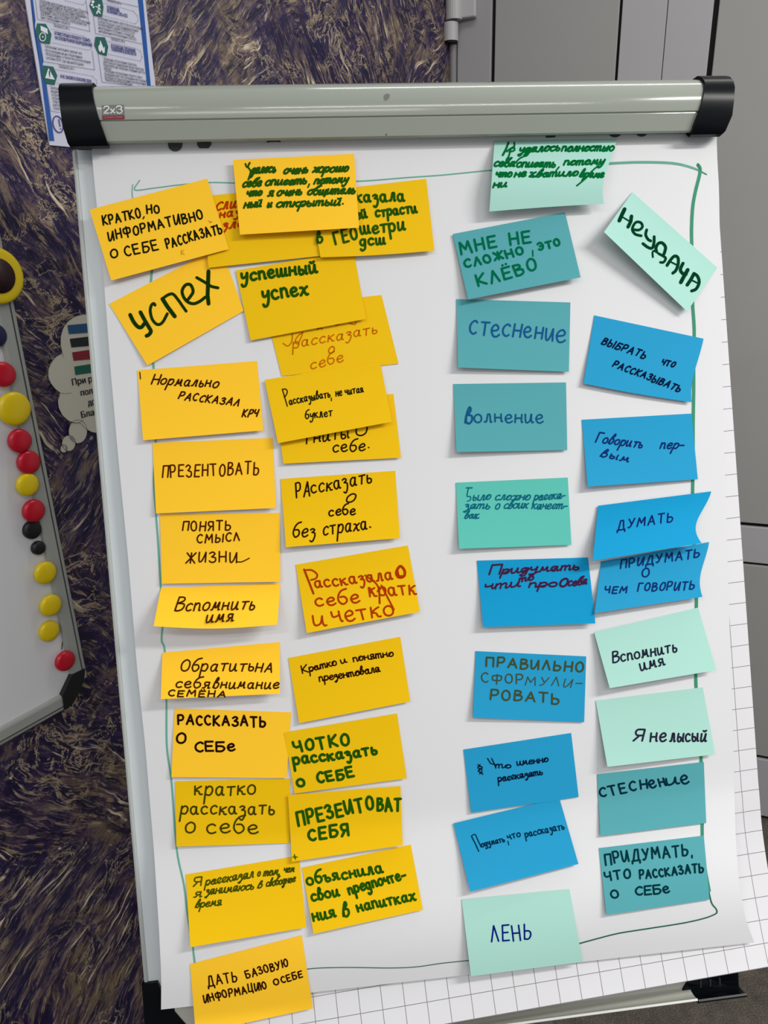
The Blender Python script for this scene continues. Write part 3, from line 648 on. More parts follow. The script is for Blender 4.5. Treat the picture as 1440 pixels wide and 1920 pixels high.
# pen tray along the bottom edge and its black ends
TP = [(905, -10), (990, -10), (995, -8), (998, -3), (998.2, 6), (996.6, 12.6), (994.6, 14.2), (993.2, 13.2), (994.6, 11), (995.6, 6), (995.2, 0), (992.5, -4.5), (987, -6.8), (905, -7)]
sweep('pen_tray', TP, 8, 611, traym, easel)
sweep('tray_lip', [(993.2, 13.6), (994.8, 15), (996.6, 13.6), (995, 13)], 10, 611, mat('tray_lip', rgb(196, 198, 192), .3), easel)
for sgn, ue in ((1, uL0 - 1.5), (-1, 672.0)):
    inner = [(906, 17), (932, 26), (955, 41), (975, 55), (986, 63), (994, 72), (1003, 70), (1003, 0), (906, 0)]
    vv = []; k = len(inner)
    for top in (0, 1):
        for w, du in inner:
            h = -13 if top == 0 else (-5.5 if w < 985 else -2.2)
            vv.append(bw(ue + sgn * du, w, h))
    o = link('tray_end_cap', vv, [tuple(range(k)), tuple(range(k, 2 * k))[::-1]] + [(i, k + i, k + (i + 1) % k, (i + 1) % k) for i in range(k)], capm, easel)
    bm = bmesh.new(); bm.from_mesh(o.data); bmesh.ops.recalc_face_normals(bm, faces=bm.faces); bm.to_mesh(o.data); bm.free()
    sw = [(997.5, -8), (1001, -4), (1001.4, 7), (999.4, 13.6), (996, 15.2), (994.6, 13.6), (997.4, 9), (997.8, 4)]
    a_, b_ = sorted((ue, ue + sgn * (60 if sgn < 0 else 50))); sweep('cap_lip', sw, a_, b_, capm, o)
    for s_ in (24, 36, 48): bbox('cap_slot', mat('slot', rgb(62, 66, 70), .4), ue + sgn * s_ - .8, ue + sgn * s_ + .8, 984, 993, -4.2, -1.6, o, .0004)
# legs behind the board, down to the carpet
legm = mat('leg_paint', rgb(120, 122, 118), .4, .5)
for uu, dx, dy in ((170, -.05, .12), (440, .05, .12), (305, 0, .55)):
    p0 = bw(uu, 120 if dy > .3 else 300, -40); p1 = Vector((p0.x + dx, p0.y + dy - (.30 if dy < .3 else 0), .004)) if dy > .3 else bw(uu, 980, -34)
    cyl(p0, p1, .011, 'leg', legm, easel)
    if dy < .3: cyl(p1, Vector((p1.x + dx, p1.y + .02, .004)), .011, 'leg', legm, easel)
bbox('leg_hub', blk, 160, 450, 100, 150, -50, HB - 14.5, easel, .004)

# ---------------------------------------------------------------- paper pad
AL, U0, V0 = -4.66409233e-02, 670.874, 55.185
DA = (math.cos(AL), math.sin(AL)); DD = (-math.sin(AL), math.cos(AL))
def page_uv(a, b): return U0 + DA[0] * a + DD[0] * b, V0 + DA[1] * a + DD[1] * b
def page_ab(u, v):
    du, dv = u - U0, v - V0
    return du * DA[0] + dv * DA[1], du * DD[0] + dv * DD[1]
def page_h(b):
    t = max(0.0, (b - 735) / 160.0)
    return 30 * t ** 1.5 if t < 1 else 30 + 40 * (t - 1)
def Hs(u, v):
    a, b = page_ab(u, v)
    h = 1.4 + page_h(b)
    t = (v - 745) / (934.0 - 745)
    if 0 < t < 1: h += 17 * math.sin(math.pi * t ** 1.25) * (1 if t > 0 else 0)
    h += 1.2 * math.sin(v / 95.0) * math.sin(math.pi * max(0, min(1, (u) / 668.0))) * .5
    if v < 60: h = 1.4 + (h - 1.4) * max(0, v / 60)
    return h
def sheet_at(x, y, dh=0.0):
    h = 2.0
    for _ in range(7): u, v = pb(x, y, h + dh); h = Hs(u, v)
    return bw(u, v, h + dh), (u, v, h)
mpage = bpy.data.materials.new('squared_paper'); mpage.use_nodes = True; nt = mpage.node_tree; bs = nt.nodes['Principled BSDF']
bs.inputs['Roughness'].default_value = .8; bs.inputs['Specular IOR Level'].default_value = .2
uvn = nt.nodes.new('ShaderNodeUVMap'); uvn.uv_map = 'UVMap'; sp_ = nt.nodes.new('ShaderNodeSeparateXYZ'); nt.links.new(uvn.outputs[0], sp_.inputs[0])
outs = []
for k in (0, 1):
    fr = nt.nodes.new('ShaderNodeMath'); fr.operation = 'FRACT'; nt.links.new(sp_.outputs[k], fr.inputs[0])
    lt = nt.nodes.new('ShaderNodeMath'); lt.operation = 'LESS_THAN'; lt.inputs[1].default_value = .030; nt.links.new(fr.outputs[0], lt.inputs[0]); outs.append(lt)
mxm = nt.nodes.new('ShaderNodeMath'); mxm.operation = 'MAXIMUM'; nt.links.new(outs[0].outputs[0], mxm.inputs[0]); nt.links.new(outs[1].outputs[0], mxm.inputs[1])
mx = nt.nodes.new('ShaderNodeMix'); mx.data_type = 'RGBA'; mx.inputs[6].default_value = (.72, .71, .73, 1); mx.inputs[7].default_value = rgb(128, 124, 128)
nt.links.new(mxm.outputs[0], mx.inputs[0]); nt.links.new(mx.outputs[2], bs.inputs['Base Color'])
sheetm = mat('white_paper', (.71, .71, .72, 1), .75, .15)
pad = empty('flip_chart_pad', bw(335, 0, 0))
tag(pad, 'large white paper pad with squared pages hanging from the flip chart bar', 'paper pad')
bbox('pad_block', mat('pad_pages', rgb(222, 220, 222), .8, .2), 4, 662, 3, 900, -8.4, -1.2, pad, .0005)
# squared page under the front sheet
NA, NB_ = 14, 60; vs_, fs_, uvs = [], [], []
BEND = 897.0
for j in range(NB_ + 1):
    b = -52 + (BEND + 52) * j / NB_
    for i in range(NA + 1):
        a = -668 + 668 * i / NA
        aa = min(a, -1.5 - 26 * 0) if b > 0 else a - max(0, (40 - (b + 52)) * .02)
        u, v = page_uv(aa, b); vs_.append(bw(u, max(v, -1), page_h(b) + (-.6 if b < 700 else 0))); uvs.append(((a + 22.5) / 25.0, b / 25.0))
for j in range(NB_):
    for i in range(NA): p = j * (NA + 1) + i; fs_.append((p, p + NA + 1, p + NA + 2, p + 1))
page = link('squared_page', vs_, fs_, mpage, pad, True)
ul_ = page.data.uv_layers.new(name='UVMap')
# arc length down the page so the squares stay square where it curls
arc = [0.0]
for j in range(NB_):
    arc.append(arc[-1] + (Vector(vs_[(j + 1) * (NA + 1)]) - Vector(vs_[j * (NA + 1)])).length * 1000)
for lp in page.data.loops:
    vi = lp.vertex_index; j, i = divmod(vi, NA + 1)
    b = -52 + (BEND + 52) * j / NB_
    ul_.data[lp.index].uv = (uvs[vi][0], (arc[j] - 52 + .5) / 25.0)
# front sheet
NU, NV = 26, 64; vs_, fs_ = [], []
def sheet_edge(v):
    t = max(0, (v - 730) / 200.0)
    return -.2 - 2.0 * t * t + 4.5 * t, 670.9 + 9 * t * t - (v / 900.0) * 1.5
SL = [(172, 268.5), (173, 300), (183, 400), (192.7, 500), (208, 700), (221, 850), (240.6, 1050), (256.7, 1250), (272.5, 1400), (289, 1600), (298, 1740), (302.5, 1830), (302, 1893)]
SR = [(1343.5, 249.5), (1345, 300), (1348, 350), (1352.5, 600), (1357, 800), (1362.5, 1000), (1369, 1200), (1375, 1400), (1379, 1560), (1384, 1640), (1395, 1712), (1408, 1752), (1414, 1767)]
def along(P, n):
    L = [0]
    for p, q in zip(P, P[1:]): L.append(L[-1] + math.hypot(q[0] - p[0], q[1] - p[1]))
    o_ = []
    for k in range(n + 1):
        s = L[-1] * k / n
        for i in range(len(P) - 1):
            if s <= L[i + 1] + 1e-9:
                t = (s - L[i]) / (L[i + 1] - L[i]); o_.append((P[i][0] + (P[i + 1][0] - P[i][0]) * t, P[i][1] + (P[i + 1][1] - P[i][1]) * t)); break
    return o_
el, er = along(SL, NV), along(SR, NV)
for j in range(NV + 1):
    for i in range(NU + 1):
        t = i / NU; vs_.append(sheet_at(el[j][0] + (er[j][0] - el[j][0]) * t, el[j][1] + (er[j][1] - el[j][1]) * t)[0])
for j in range(NV):
    for i in range(NU): p = j * (NU + 1) + i; fs_.append((p, p + NU + 1, p + NU + 2, p + 1))
sheet = link('front_sheet', vs_, fs_, sheetm, pad, True)
# green felt-pen frame drawn on the sheet
gp = mat('green_pen_pale', rgb(100, 168, 146), .7, .2); gp2 = mat('green_pen', rgb(52, 140, 106), .7, .2); gp3 = mat('green_pen_dark', rgb(22, 92, 72), .7, .2)
SF = lambda d: (lambda x, y: sheet_at(x, y, d)[0])
ink = Ink(SF(.4))
def dense(p, n=6): return smooth_line(p, n)
for pl, w in (([(249, 346), (247.6, 358), (249, 372), (255, 388)], 1.6), ([(262, 338), (252, 353), (258, 356.5), (285, 353), (340, 346), (393, 342), (440, 343)], 1.9), ([(660, 340), (700, 338), (760, 333), (830, 328), (900, 321), (925, 319)], 2.2), ([(285, 505), (283, 530), (283, 560)], 4.2), ([(285, 660), (288, 690), (286, 700)], 4.2),
              ([(290, 810), (292, 840), (288, 900), (292, 960), (296, 1010), (300, 1080), (305, 1160), (303, 1200), (309, 1222), (312, 1320), (313, 1400), (322, 1470), (331, 1590), (345, 1660), (352, 1720), (362, 1780), (368, 1830)], 3.4)):
    ink = Ink(SF(.4)); ink.stroke(dense(pl), w); ink.make('pen_line', gp, pad)
ink = Ink(SF(.4))
for off in (-1.3, 1.3): ink.stroke(dense([(1140, 306.5 + off), (1200, 304 + off), (1262, 306 + off), (1300, 315 + off * .7), (1325, 327)]), 2.2)
ink.make('pen_line', gp, pad)
ink = Ink(SF(.5))
ink.stroke(dense([(1309, 309), (1313, 316), (1311.5, 330), (1304, 360), (1299, 390), (1297, 430), (1297.5, 470), (1297, 520), (1299, 570), (1302, 620), (1301, 680), (1301, 730), (1300, 800), (1300, 870), (1299, 930), (1301, 1000), (1303, 1060), (1306, 1120), (1305, 1180), (1305, 1280), (1311, 1360), (1315, 1430), (1317, 1500), (1317, 1570), (1321, 1620), (1330, 1670)]), 5.8)
ink.stroke(dense([(1308.5, 306), (1310, 313), (1312, 318)]), 1.4)
ink.make('pen_line', gp2, pad)
ink = Ink(SF(.45))
ink.stroke(dense([(1317, 1560), (1321, 1600), (1326, 1650), (1333.5, 1690), (1342, 1703), (1344.5, 1709), (1341, 1714), (1320, 1722), (1280, 1731), (1210, 1742), (1160, 1750), (1120, 1760), (1080, 1771)]), 2.4)
ink.make('pen_line', gp3, pad); ink = Ink(SF(.45))
ink.stroke(dense([(880, 1801), (830, 1806), (780, 1813), (730, 1815), (660, 1814), (600, 1815), (570, 1818)]), 1.5)
ink.make('pen_line', gp3, pad)
# punched holes of the sheet showing under the bar
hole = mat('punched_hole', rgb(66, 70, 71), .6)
def hol(pts): o = Ink(SF(.7)); o.poly(pts[::-1]); o.make('punched_hole', hole, pad)
def half(cx, cy, rx, ry): return [(cx - rx, cy - 3)] + [(cx - rx * math.cos(math.pi * k / 10), cy + ry * math.sin(math.pi * k / 10)) for k in range(11)] + [(cx + rx, cy - 3)]
hol(half(328.5, 271, 13.5, 13)); hol([(369.5, 264), (396.5, 264), (396, 272), (391, 278), (374, 278), (369.5, 272)]); hol([(500, 258), (526.5, 258), (526, 267), (520, 266), (506, 266.5), (500.5, 268)])
hol([(1024, 246), (1043.5, 246), (1041, 257.6), (1023, 258.4)]); hol(half(1153, 250, 11.5, 7.6)); hol(half(1203, 249, 10.5, 7.4))

# ---------------------------------------------------------------- sticky notes
def bil(q, s, t):
    a = [(q[0][k] * (1 - s) + q[1][k] * s) for k in (0, 1)]; b = [(q[3][k] * (1 - s) + q[2][k] * s) for k in (0, 1)]
    return a[0] * (1 - t) + b[0] * t, a[1] * (1 - t) + b[1] * t
def inv_bil(q, x, y):
    s, t = .5, .5
    for _ in range(12):
        px, py = bil(q, s, t); e = 1e-4
        sx, sy = bil(q, s + e, t); tx, ty = bil(q, s, t + e)
        a, b, c, d = (sx - px) / e, (tx - px) / e, (sy - py) / e, (ty - py) / e
        det = a * d - b * c or 1e-9; ex, ey = x - px, y - py
        s += (d * ex - b * ey) / det; t += (a * ey - c * ex) / det
    return s, t
NM = {}
def note_mat(kind):
    if kind in NM: return NM[kind]
    c = {'amber': (255, 199, 42), 'mustard': (236, 188, 0), 'teal': (82, 160, 167), 'turquoise': (90, 188, 174), 'blue': (32, 150, 196), 'deep': (0, 146, 196), 'mint': (166, 212, 199)}[kind]
    NM[kind] = mat('note_' + kind, rgb(*c, 1.0), .75, .18); return NM[kind]
INK = {}
def ink_mat(c):
    if c not in INK: INK[c] = mat('felt_ink_%02x%02x%02x' % c, rgb(*c, .8), .95, .02)
    return INK[c]
GY = 'yellow sticky notes in the two left columns of the flip chart'
GB = 'blue and green sticky notes in the two right columns of the flip chart'
def note(kind, q, label, words=(), ink=(20, 20, 10), w=2.5, shear=0.0, lvl=0, lift=(0.3, 0.3, 5, 6), p=1.7, strokes=(), rb=0, bb=0, group=None, capk=1.7, script=False, bow=0.0):
    """one sticky note: corners TL TR BR BL, gummed at its top edge, lower edge lifting off the sheet"""
    base = .5 + lvl * .8
    def hh(s, t):
        top = lift[0] * (1 - s) + lift[1] * s; bot = lift[3] * (1 - s) + lift[2] * s
        return base + top + (bot - top) * max(0, t) ** p + bow * math.sin(math.pi * max(0, min(1, t)))
    def at(s, t, d=0.0):
        x, y = bil(q, s, t)
        if rb: x += rb * math.sin(math.pi * max(0, min(1, t)) ** 1.6) * max(0, s) ** 3
        if bb: y += bb * math.sin(math.pi * s) * max(0, t) ** 2
        return sheet_at(x, y, hh(s, t) + d)[0]
    def at_px(d):
        def fn(x, y):
            s, t = inv_bil(q, x, y)
            return sheet_at(x, y, hh(s, t) + d)[0]
        return fn
    NS, NT = 14, 12
    c0 = at(.5, .0)
    v = [at(i / NS, j / NT) for j in range(NT + 1) for i in range(NS + 1)]
    f = [(j * (NS + 1) + i, (j + 1) * (NS + 1) + i, (j + 1) * (NS + 1) + i + 1, j * (NS + 1) + i + 1) for j in range(NT) for i in range(NS)]
    # the paper's back and its cut edges, a fifth of a millimetre behind the face
    nb = len(v); dv = NB * -.00018
    v2 = v + [p_ + dv for p_ in v]; f2 = f + [tuple(nb + i for i in q_)[::-1] for q_ in f]
    rim = [i for i in range(NS + 1)] + [(j + 1) * (NS + 1) - 1 for j in range(1, NT + 1)] + [NT * (NS + 1) + i for i in range(NS - 1, -1, -1)] + [j * (NS + 1) for j in range(NT - 1, 0, -1)]
    k0 = len(v2); v2 += [v[i] for i in rim] + [v[i] + dv for i in rim]; nr = len(rim)
    f2 += [(k0 + i, k0 + (i + 1) % nr, k0 + nr + (i + 1) % nr, k0 + nr + i) for i in range(nr)]
    me_o = link('sticky_note', [p_ - c0 for p_ in v2], f2, note_mat(kind), None, True)
    me_o.matrix_world = Matrix.Translation(c0)
    tag(me_o, label, 'sticky note', group or (GY if kind in ('amber', 'mustard') else GB))
    groups = {}
    for it in words:
        txt, x0, y0, x1, y1, h = it[:6]; o_ = it[6] if len(it) > 6 else {}
        key = (o_.get('ink', ink)); groups.setdefault(key, Ink(at_px(.35)))
        if script and not o_.get('print'): txt = txt.replace('т', 'T')
        word(groups[key], txt, x0, y0, x1, y1, h, o_.get('w', w), o_.get('shear', shear), o_.get('capk', capk), o_.get('gap'), script and not o_.get('print'))
    for it in strokes:
        sm, ww, pts = it[:3]; key = it[3] if len(it) > 3 else ink; groups.setdefault(key, Ink(at_px(.35)))
        groups[key].stroke(smooth_line(pts, 5) if sm else pts, ww)
    for key, ik in groups.items():
        o = ik.make('handwriting', ink_mat(key), me_o)
    return me_o
def cr(ox, oy, sc, pts): return [(ox + x / sc, oy + y / sc) for x, y in pts]
S1 = lambda *p: cr(190, 490, 5.143, p)
GREEN, DKGRN, BLK, BRN = (40, 92, 14), (24, 56, 10), (26, 28, 12), (66, 30, 6)
# --- left half, yellow
note('amber', [(168, 393), (388.5, 335), (429, 467), (208.6, 526)], 'amber note at top left reading КРАТКО, НО ИНФОРМАТИВНО О СЕБЕ РАССКАЗАТЬ',
     [('КРАТКО', 194, 421.4, 264, 406.8, 17), ('НО', 276, 400.4, 299, 398, 14.5), ('ИНФОРМАТИВНО', 204.7, 451.5, 380.7, 409.7, 17), ('О', 208.6, 484.6, 221.2, 482.6, 15), ('СЕБЕ', 235.8, 480.7, 297, 468, 18), ('РАССКАЗАТЬ', 313.6, 465, 416.7, 436, 17)],
     BLK, 2.9, lvl=5, lift=(.3, .3, 2, 5), strokes=[(0, 2.4, cr(160, 330, 5.143, [(567, 392), (556, 412)])), (1, 1.2, cr(160, 330, 5.143, [(1185, 430), (1205, 440), (1222, 440), (1200, 450)]), (214, 160, 40)), (0, 1.2, cr(160, 330, 5.143, [(925, 712), (925, 760)]), (216, 166, 44)), (0, 1.2, cr(160, 330, 5.143, [(950, 712), (928, 735), (955, 758)]), (216, 166, 44))])
note('amber', [(436.7, 299.8), (663.8, 288.3), (673.3, 426.9), (449.8, 440)], 'amber note top centre left, four lines of thick green cursive starting Удалось очень хорошо',
     [('далось', 470, 324.8, 515.4, 322.7, 9.5), ('очень', 531, 325.8, 575.8, 323.8, 9.5), ('хорошо', 586, 322.7, 650.8, 321.7, 9.5), ('себе', 454, 350.8, 488.3, 348.8, 9), ('описать', 496.7, 347.7, 573.8, 344.6, 9), ('потому', 588.3, 344.6, 650.8, 342.5, 9),
      ('что', 461.3, 368.5, 489.4, 366.5, 8.5), ('я', 501.9, 367.5, 511.3, 367, 9), ('очень', 518.5, 367.5, 564.4, 365.4, 9), ('общитель', 575.8, 365.4, 664.4, 362.3, 9), ('ный', 457, 389.4, 488.3, 387.3, 9), ('и', 500.8, 388.8, 508, 388, 8), ('открытый', 517.5, 388.8, 636, 384.2, 9)],
     GREEN, 3.6, .45, lvl=7, lift=(.5, .5, 7, 5), script=True, strokes=[(1, 3.4, cr(380, 280, 4.8, [(385, 130), (400, 160), (425, 120)])), (1, 3.4, cr(380, 280, 4.8, [(420, 125), (410, 160), (432, 200), (410, 275)])), (0, 3, [(580, 345), (577.6, 351)]), (0, 3.4, [(642.6, 382), (643.2, 382)])])
note('mustard', [(378, 368), (612, 346), (618, 478), (391, 502)], 'mustard note with red cursive, mostly hidden behind two amber notes at the top',
     [('Слиш', 404, 394, 458, 386, 11), ('нази', 411, 408, 462, 402, 9), ('зло', 416, 430, 456, 424, 10)], (204, 62, 8), 3.2, .45, lvl=2, lift=(.3, .3, 2, 2), capk=1.35)
note('mustard', [(579, 361), (799, 335.2), (814.4, 469.8), (601, 482.5)], 'mustard note with green letters азала страсти ГЕОшетри, partly behind an amber note',
     [('рассказала', 606, 381, 758, 376, 13.5), ('своей', 634, 415, 687.6, 407.4, 11), ('страсти', 704.7, 406, 781.4, 398.6, 11.5), ('в', 595.6, 456.4, 606, 454, 11), ('ГЕО', 629.5, 457.6, 670.3, 446.3, 23), ('шетри', 677, 439.4, 758.8, 430.7, 14), ('дсш', 675.5, 460, 721.5, 456.7, 12)], GREEN, 4.1, lvl=3.6, lift=(.3, .3, 3, 3.5), bb=2)
note('amber', [(204.6, 569.7), (413.4, 461), (457, 583), (276.5, 685.4)], 'tilted amber note with the single thick green word УСПЕХ', [], DKGRN, 6, lvl=0, lift=(.3, .2, 1.2, 3),
     strokes=[(1, 7.2, S1((278, 515), (310, 580), (350, 628), (385, 635), (415, 600))), (1, 7.2, S1((377, 490), (420, 570), (462, 640), (478, 675), (460, 705), (436, 718))),
              (1, 5.5, S1((518, 422), (505, 406), (482, 425), (472, 480), (492, 560), (540, 608), (590, 588), (636, 505))), (0, 7.7, S1((590, 362), (640, 440), (708, 530))), (1, 5.5, S1((592, 358), (640, 325), (690, 315), (740, 370), (782, 430), (818, 480))),
              (1, 5.8, S1((832, 372), (858, 340), (885, 290), (862, 228), (815, 226), (780, 280), (792, 340), (832, 390), (890, 408), (950, 385), (1002, 345))), (1, 5.5, S1((920, 156), (1000, 202), (1060, 240), (1125, 255))), (0, 7.4, S1((1033, 96), (1030, 200), (1025, 325), (1034, 408)))])
note('mustard', [(442, 507), (663, 470), (686.2, 597.9), (470, 638.4)], 'mustard note with green handwriting успешный успех', [('успешный', 453, 526.4, 593.8, 511.5, 14), ('успех', 493, 563.7, 576.7, 551.5, 16)], (36, 84, 8), 4.8, lvl=1, lift=(.2, .2, 4, 3))
OR = (216, 112, 8)
note('mustard', [(496, 578), (715.3, 553), (747.4, 682), (528.5, 705)], 'mustard note with orange writing рассказать о себе, under the успешный успех note',
     [('рассказать', 549, 653, 707.3, 624.7, 11.5), ('о', 615.6, 662.5, 626, 661, 12), ('себе', 582.4, 692.3, 643, 677.4, 12)], OR, 2.0, .25, lvl=0, lift=(.2, .2, .5, .4),
     strokes=[(1, 2, cr(430, 470, 4.364, [(515, 676), (512, 740), (480, 780), (440, 758)])), (1, 2, cr(430, 470, 4.364, [(605, 668), (570, 690), (540, 735), (560, 762), (592, 700), (600, 668)])), (1, 2.4, cr(430, 470, 4.364, [(720, 645), (745, 632), (760, 642)])), (0, 2, cr(430, 470, 4.364, [(870, 612), (905, 600)])), (1, 2.2, cr(430, 470, 4.364, [(985, 596), (1030, 602), (1036, 582)]))])
note('mustard', [(496, 712.3), (712.6, 678), (734.7, 790.8), (521.3, 831)], 'mustard note with thin black writing Рассказывать, не читая буклет',
     [('ассказывать', 543, 758.6, 619, 744, 8.5), ('не', 630, 742.5, 641, 741.5, 9), ('читая', 648, 740.5, 681.4, 734.4, 8), ('буклет', 572.6, 785.8, 623, 779.7, 9)], (28, 30, 16), 2.1, .1, lvl=3, lift=(.3, .2, 6, 7), p=1.4,
     strokes=[(0, 2.1, cr(480, 670, 4.966, [(245, 295), (270, 380), (292, 455)])), (1, 2.1, cr(480, 670, 4.966, [(245, 300), (275, 295), (292, 320), (275, 360), (262, 368)])), (0, 2, cr(480, 670, 4.966, [(702, 378), (702, 404)]))])
note('mustard', [(516, 757), (737.8, 738.5), (751.9, 858.3), (531.4, 869.4)], 'mustard note with black себе. showing below the Рассказывать note', [('Тниты', 566.6, 833.5, 654, 820.5, 13, {'capk': 1.8}), ('О', 667, 817, 687.4, 814, 22), ('себе', 624, 848.5, 683.4, 844, 13)], (40, 26, 8), 2.6, .15, lvl=0, lift=(.2, .2, 3, 4), strokes=[(0, 3, [(691, 839), (691.6, 839)], (110, 20, 14))])
note('amber', [(257.5, 694.3), (482, 676.8), (493.7, 807), (268.2, 825.6)], 'amber note with brown slanted writing Нормально рассказал крч',
     [('Нормально', 283.8, 719.6, 407.2, 726.4, 11, {'capk': 1.6}), ('РАССКАЗАЛ', 334.3, 747.8, 446, 761.4, 13), ('КРЧ', 453.9, 780.8, 481, 780.8, 13)], (64, 26, 6), 2.6, .35, lvl=0, lift=(.3, .3, 5, 6), strokes=[(0, 2, cr(240, 670, 5.143, [(114, 145), (120, 208)]))])
note('amber', [(286, 830.6), (511, 821), (517.5, 952.5), (292.5, 962.8)], 'amber note with the single brown word ПРЕЗЕНТОВАТЬ', [('ПРЕЗЕНТОВАТЬ', 304.7, 895.4, 484.7, 888.8, 22)], (84, 30, 4), 2.6, .05, lift=(.3, .3, 6, 5))
note('mustard', [(526, 898), (741, 882.6), (749.8, 1009), (536.2, 1026)], 'mustard note with black writing РАссказать о себе без страха.',
     [('РА', 556, 932.3, 580.4, 928.7, 27), ('ссказать', 584, 925.2, 696.9, 904.3, 15), ('о', 648, 942.2, 664.4, 939.5, 15, {'shear': .4}), ('себе', 616.5, 967.5, 665.3, 964, 11), ('без', 548.8, 1008, 590.4, 1006, 15), ('страха', 605.7, 1002.7, 687.9, 992.8, 15)], (42, 22, 6), 2.7, .15, lift=(.3, .3, 6, 9), strokes=[(0, 3, [(693.6, 988), (694.8, 988.6)])])
note('amber', [(299.9, 964.4), (524.7, 961.7), (525.6, 1090.8), (303.5, 1094.5)], 'amber note with brown writing ПОНЯТЬ СМЫСЛ ЖИЗНИ',
     [('ПОНЯТЬ', 342.3, 995.5, 432, 994.2, 17), ('СМЫСЛ', 369.4, 1017.7, 448.8, 1014, 15), ('ЖИЗНИ', 348.6, 1054.7, 443.4, 1053.8, 19)], (74, 32, 4), 2.6, .08, lift=(.3, .3, 5, 4), strokes=[(1, 2.2, cr(280, 950, 5.538, [(902, 570), (960, 572), (1038, 535)]))])
note('amber', [(301.7, 1102.6), (525.6, 1093.6), (520, 1171), (288, 1174)], 'amber note curling out at the bottom, brown writing Вспомнить имя, in the left column',
     [('Вспомнить', 327.9, 1145, 476, 1142.3, 14, {'capk': 1.75}), ('имя', 385.6, 1167.6, 437, 1164.9, 14)], (64, 30, 4), 2.6, .35, lift=(.3, .3, 24, 30), p=1.25, bb=6)
note('amber', [(304.4, 1223.8), (524.7, 1204), (524.7, 1300.6), (301.6, 1311)], 'amber note with three brown lines Обратить на себя внимание Семёна',
     [('Обратить', 338, 1258.4, 475, 1257.5, 13.5, {'capk': 1.6}), ('НА', 478.8, 1258.4, 508.8, 1260, 16), ('себя', 328.8, 1288.4, 392.5, 1290.3, 11), ('внимание', 399, 1290.3, 521, 1291, 11), ('СЕМЁНА', 315.6, 1305.3, 421.6, 1306.6, 11)], (64, 36, 4), 2.7, .25, lift=(.3, .3, 14, 18), p=1.3)
note('mustard', [(554.4, 1058.8), (764.8, 1022.6), (787.4, 1147.2), (575.2, 1187)], 'mustard note with red writing Рассказала о себе кратко и четко',
     [('ассказала', 591.5, 1102, 736, 1086, 13), ('себе', 592.4, 1137.3, 673.6, 1129.2, 15), ('кратк', 693.5, 1117.5, 780, 1115, 16), ('и', 587.8, 1172.5, 610.4, 1173.4, 17), ('четко', 625, 1166.3, 738.6, 1154.5, 19, {'print': 1})], (188, 58, 6), 3.2, -.1, lift=(.3, .3, 7, 10), capk=1.5,
     strokes=[(0, 3.8, cr(540, 1010, 5.538, [(168, 320), (215, 440), (265, 570)])), (1, 3.2, cr(540, 1010, 5.538, [(190, 325), (250, 328), (302, 370), (290, 412), (240, 428)])), (1, 5, cr(540, 1010, 5.538, [(1165, 285), (1210, 330), (1205, 390), (1150, 400), (1125, 350), (1165, 285)])), (1, 4.5, cr(540, 1010, 5.538, [(1135, 330), (1150, 385), (1190, 390)])), (0, 3.2, cr(540, 1010, 5.538, [(970, 485), (1040, 620), (1100, 735)])), (0, 3, cr(540, 1010, 5.538, [(850, 510), (880, 560)])), (1, 3, cr(540, 1010, 5.538, [(800, 380), (900, 450), (940, 510), (930, 550)]))])
note('mustard', [(540.4, 1233.8), (750.5, 1193.9), (769.2, 1315.4), (561, 1356)], 'mustard note with thin dark writing Кратко и понятно презентовала',
     [('Кратко', 567.5, 1262.6, 631.6, 1246.8, 8, {'capk': 1.9}), ('и', 640, 1244, 649.8, 1241.6, 7), ('понятно', 662.8, 1240.8, 737.5, 1229.5, 8), ('презентовала', 599, 1278, 713, 1259, 8.5)], (46, 16, 6), 2.3, 0, lift=(.3, .3, 4, 5), script=True)
note('amber', [(327.4, 1328.7), (546, 1335.6), (537.4, 1458.9), (321.3, 1457)], 'amber note with thick black capitals РАССКАЗАТЬ О СЕБЕ',
     [('РАССКАЗАТЬ', 334.3, 1357.3, 497.5, 1362.5, 18), ('О', 331.7, 1393, 348, 1392, 19), ('СЕБе', 366.4, 1408.5, 439.3, 1407.7, 13, {'capk': 1.3})], (36, 14, 8), 3.6, 0, lift=(.3, .3, 2.2, 4))
note('mustard', [(532.6, 1373.4), (744.4, 1337.8), (762.6, 1459.3), (552.6, 1488)], 'mustard note with thick green writing ЧОТКО рассказать о себе',
     [('ЧОТКО', 554.3, 1410.7, 655, 1396, 20), ('рассказать', 551, 1434, 707, 1414, 12.5), ('о', 558.6, 1475, 571.7, 1473, 13), ('СЕБЕ', 596.8, 1468.9, 663.7, 1455.9, 18)], (34, 90, 6), 4.7, -.05, lvl=1, lift=(.3, .3, 3, 2))
note('mustard', [(328.3, 1465), (544.2, 1460), (543.3, 1580.8), (330.8, 1587.5)], 'mustard note with thin olive writing кратко рассказать о себе',
     [('кратко', 365, 1490.8, 478.3, 1490, 16.5), ('рассказать', 338.5, 1526.7, 514.2, 1526.7, 15), ('о', 347.5, 1561.7, 365, 1561, 19), ('себе', 387.5, 1561.7, 482.5, 1561.7, 17, {'capk': 1.4})], (70, 66, 6), 3.0, .05, lift=(.3, .3, 1.5, 5))
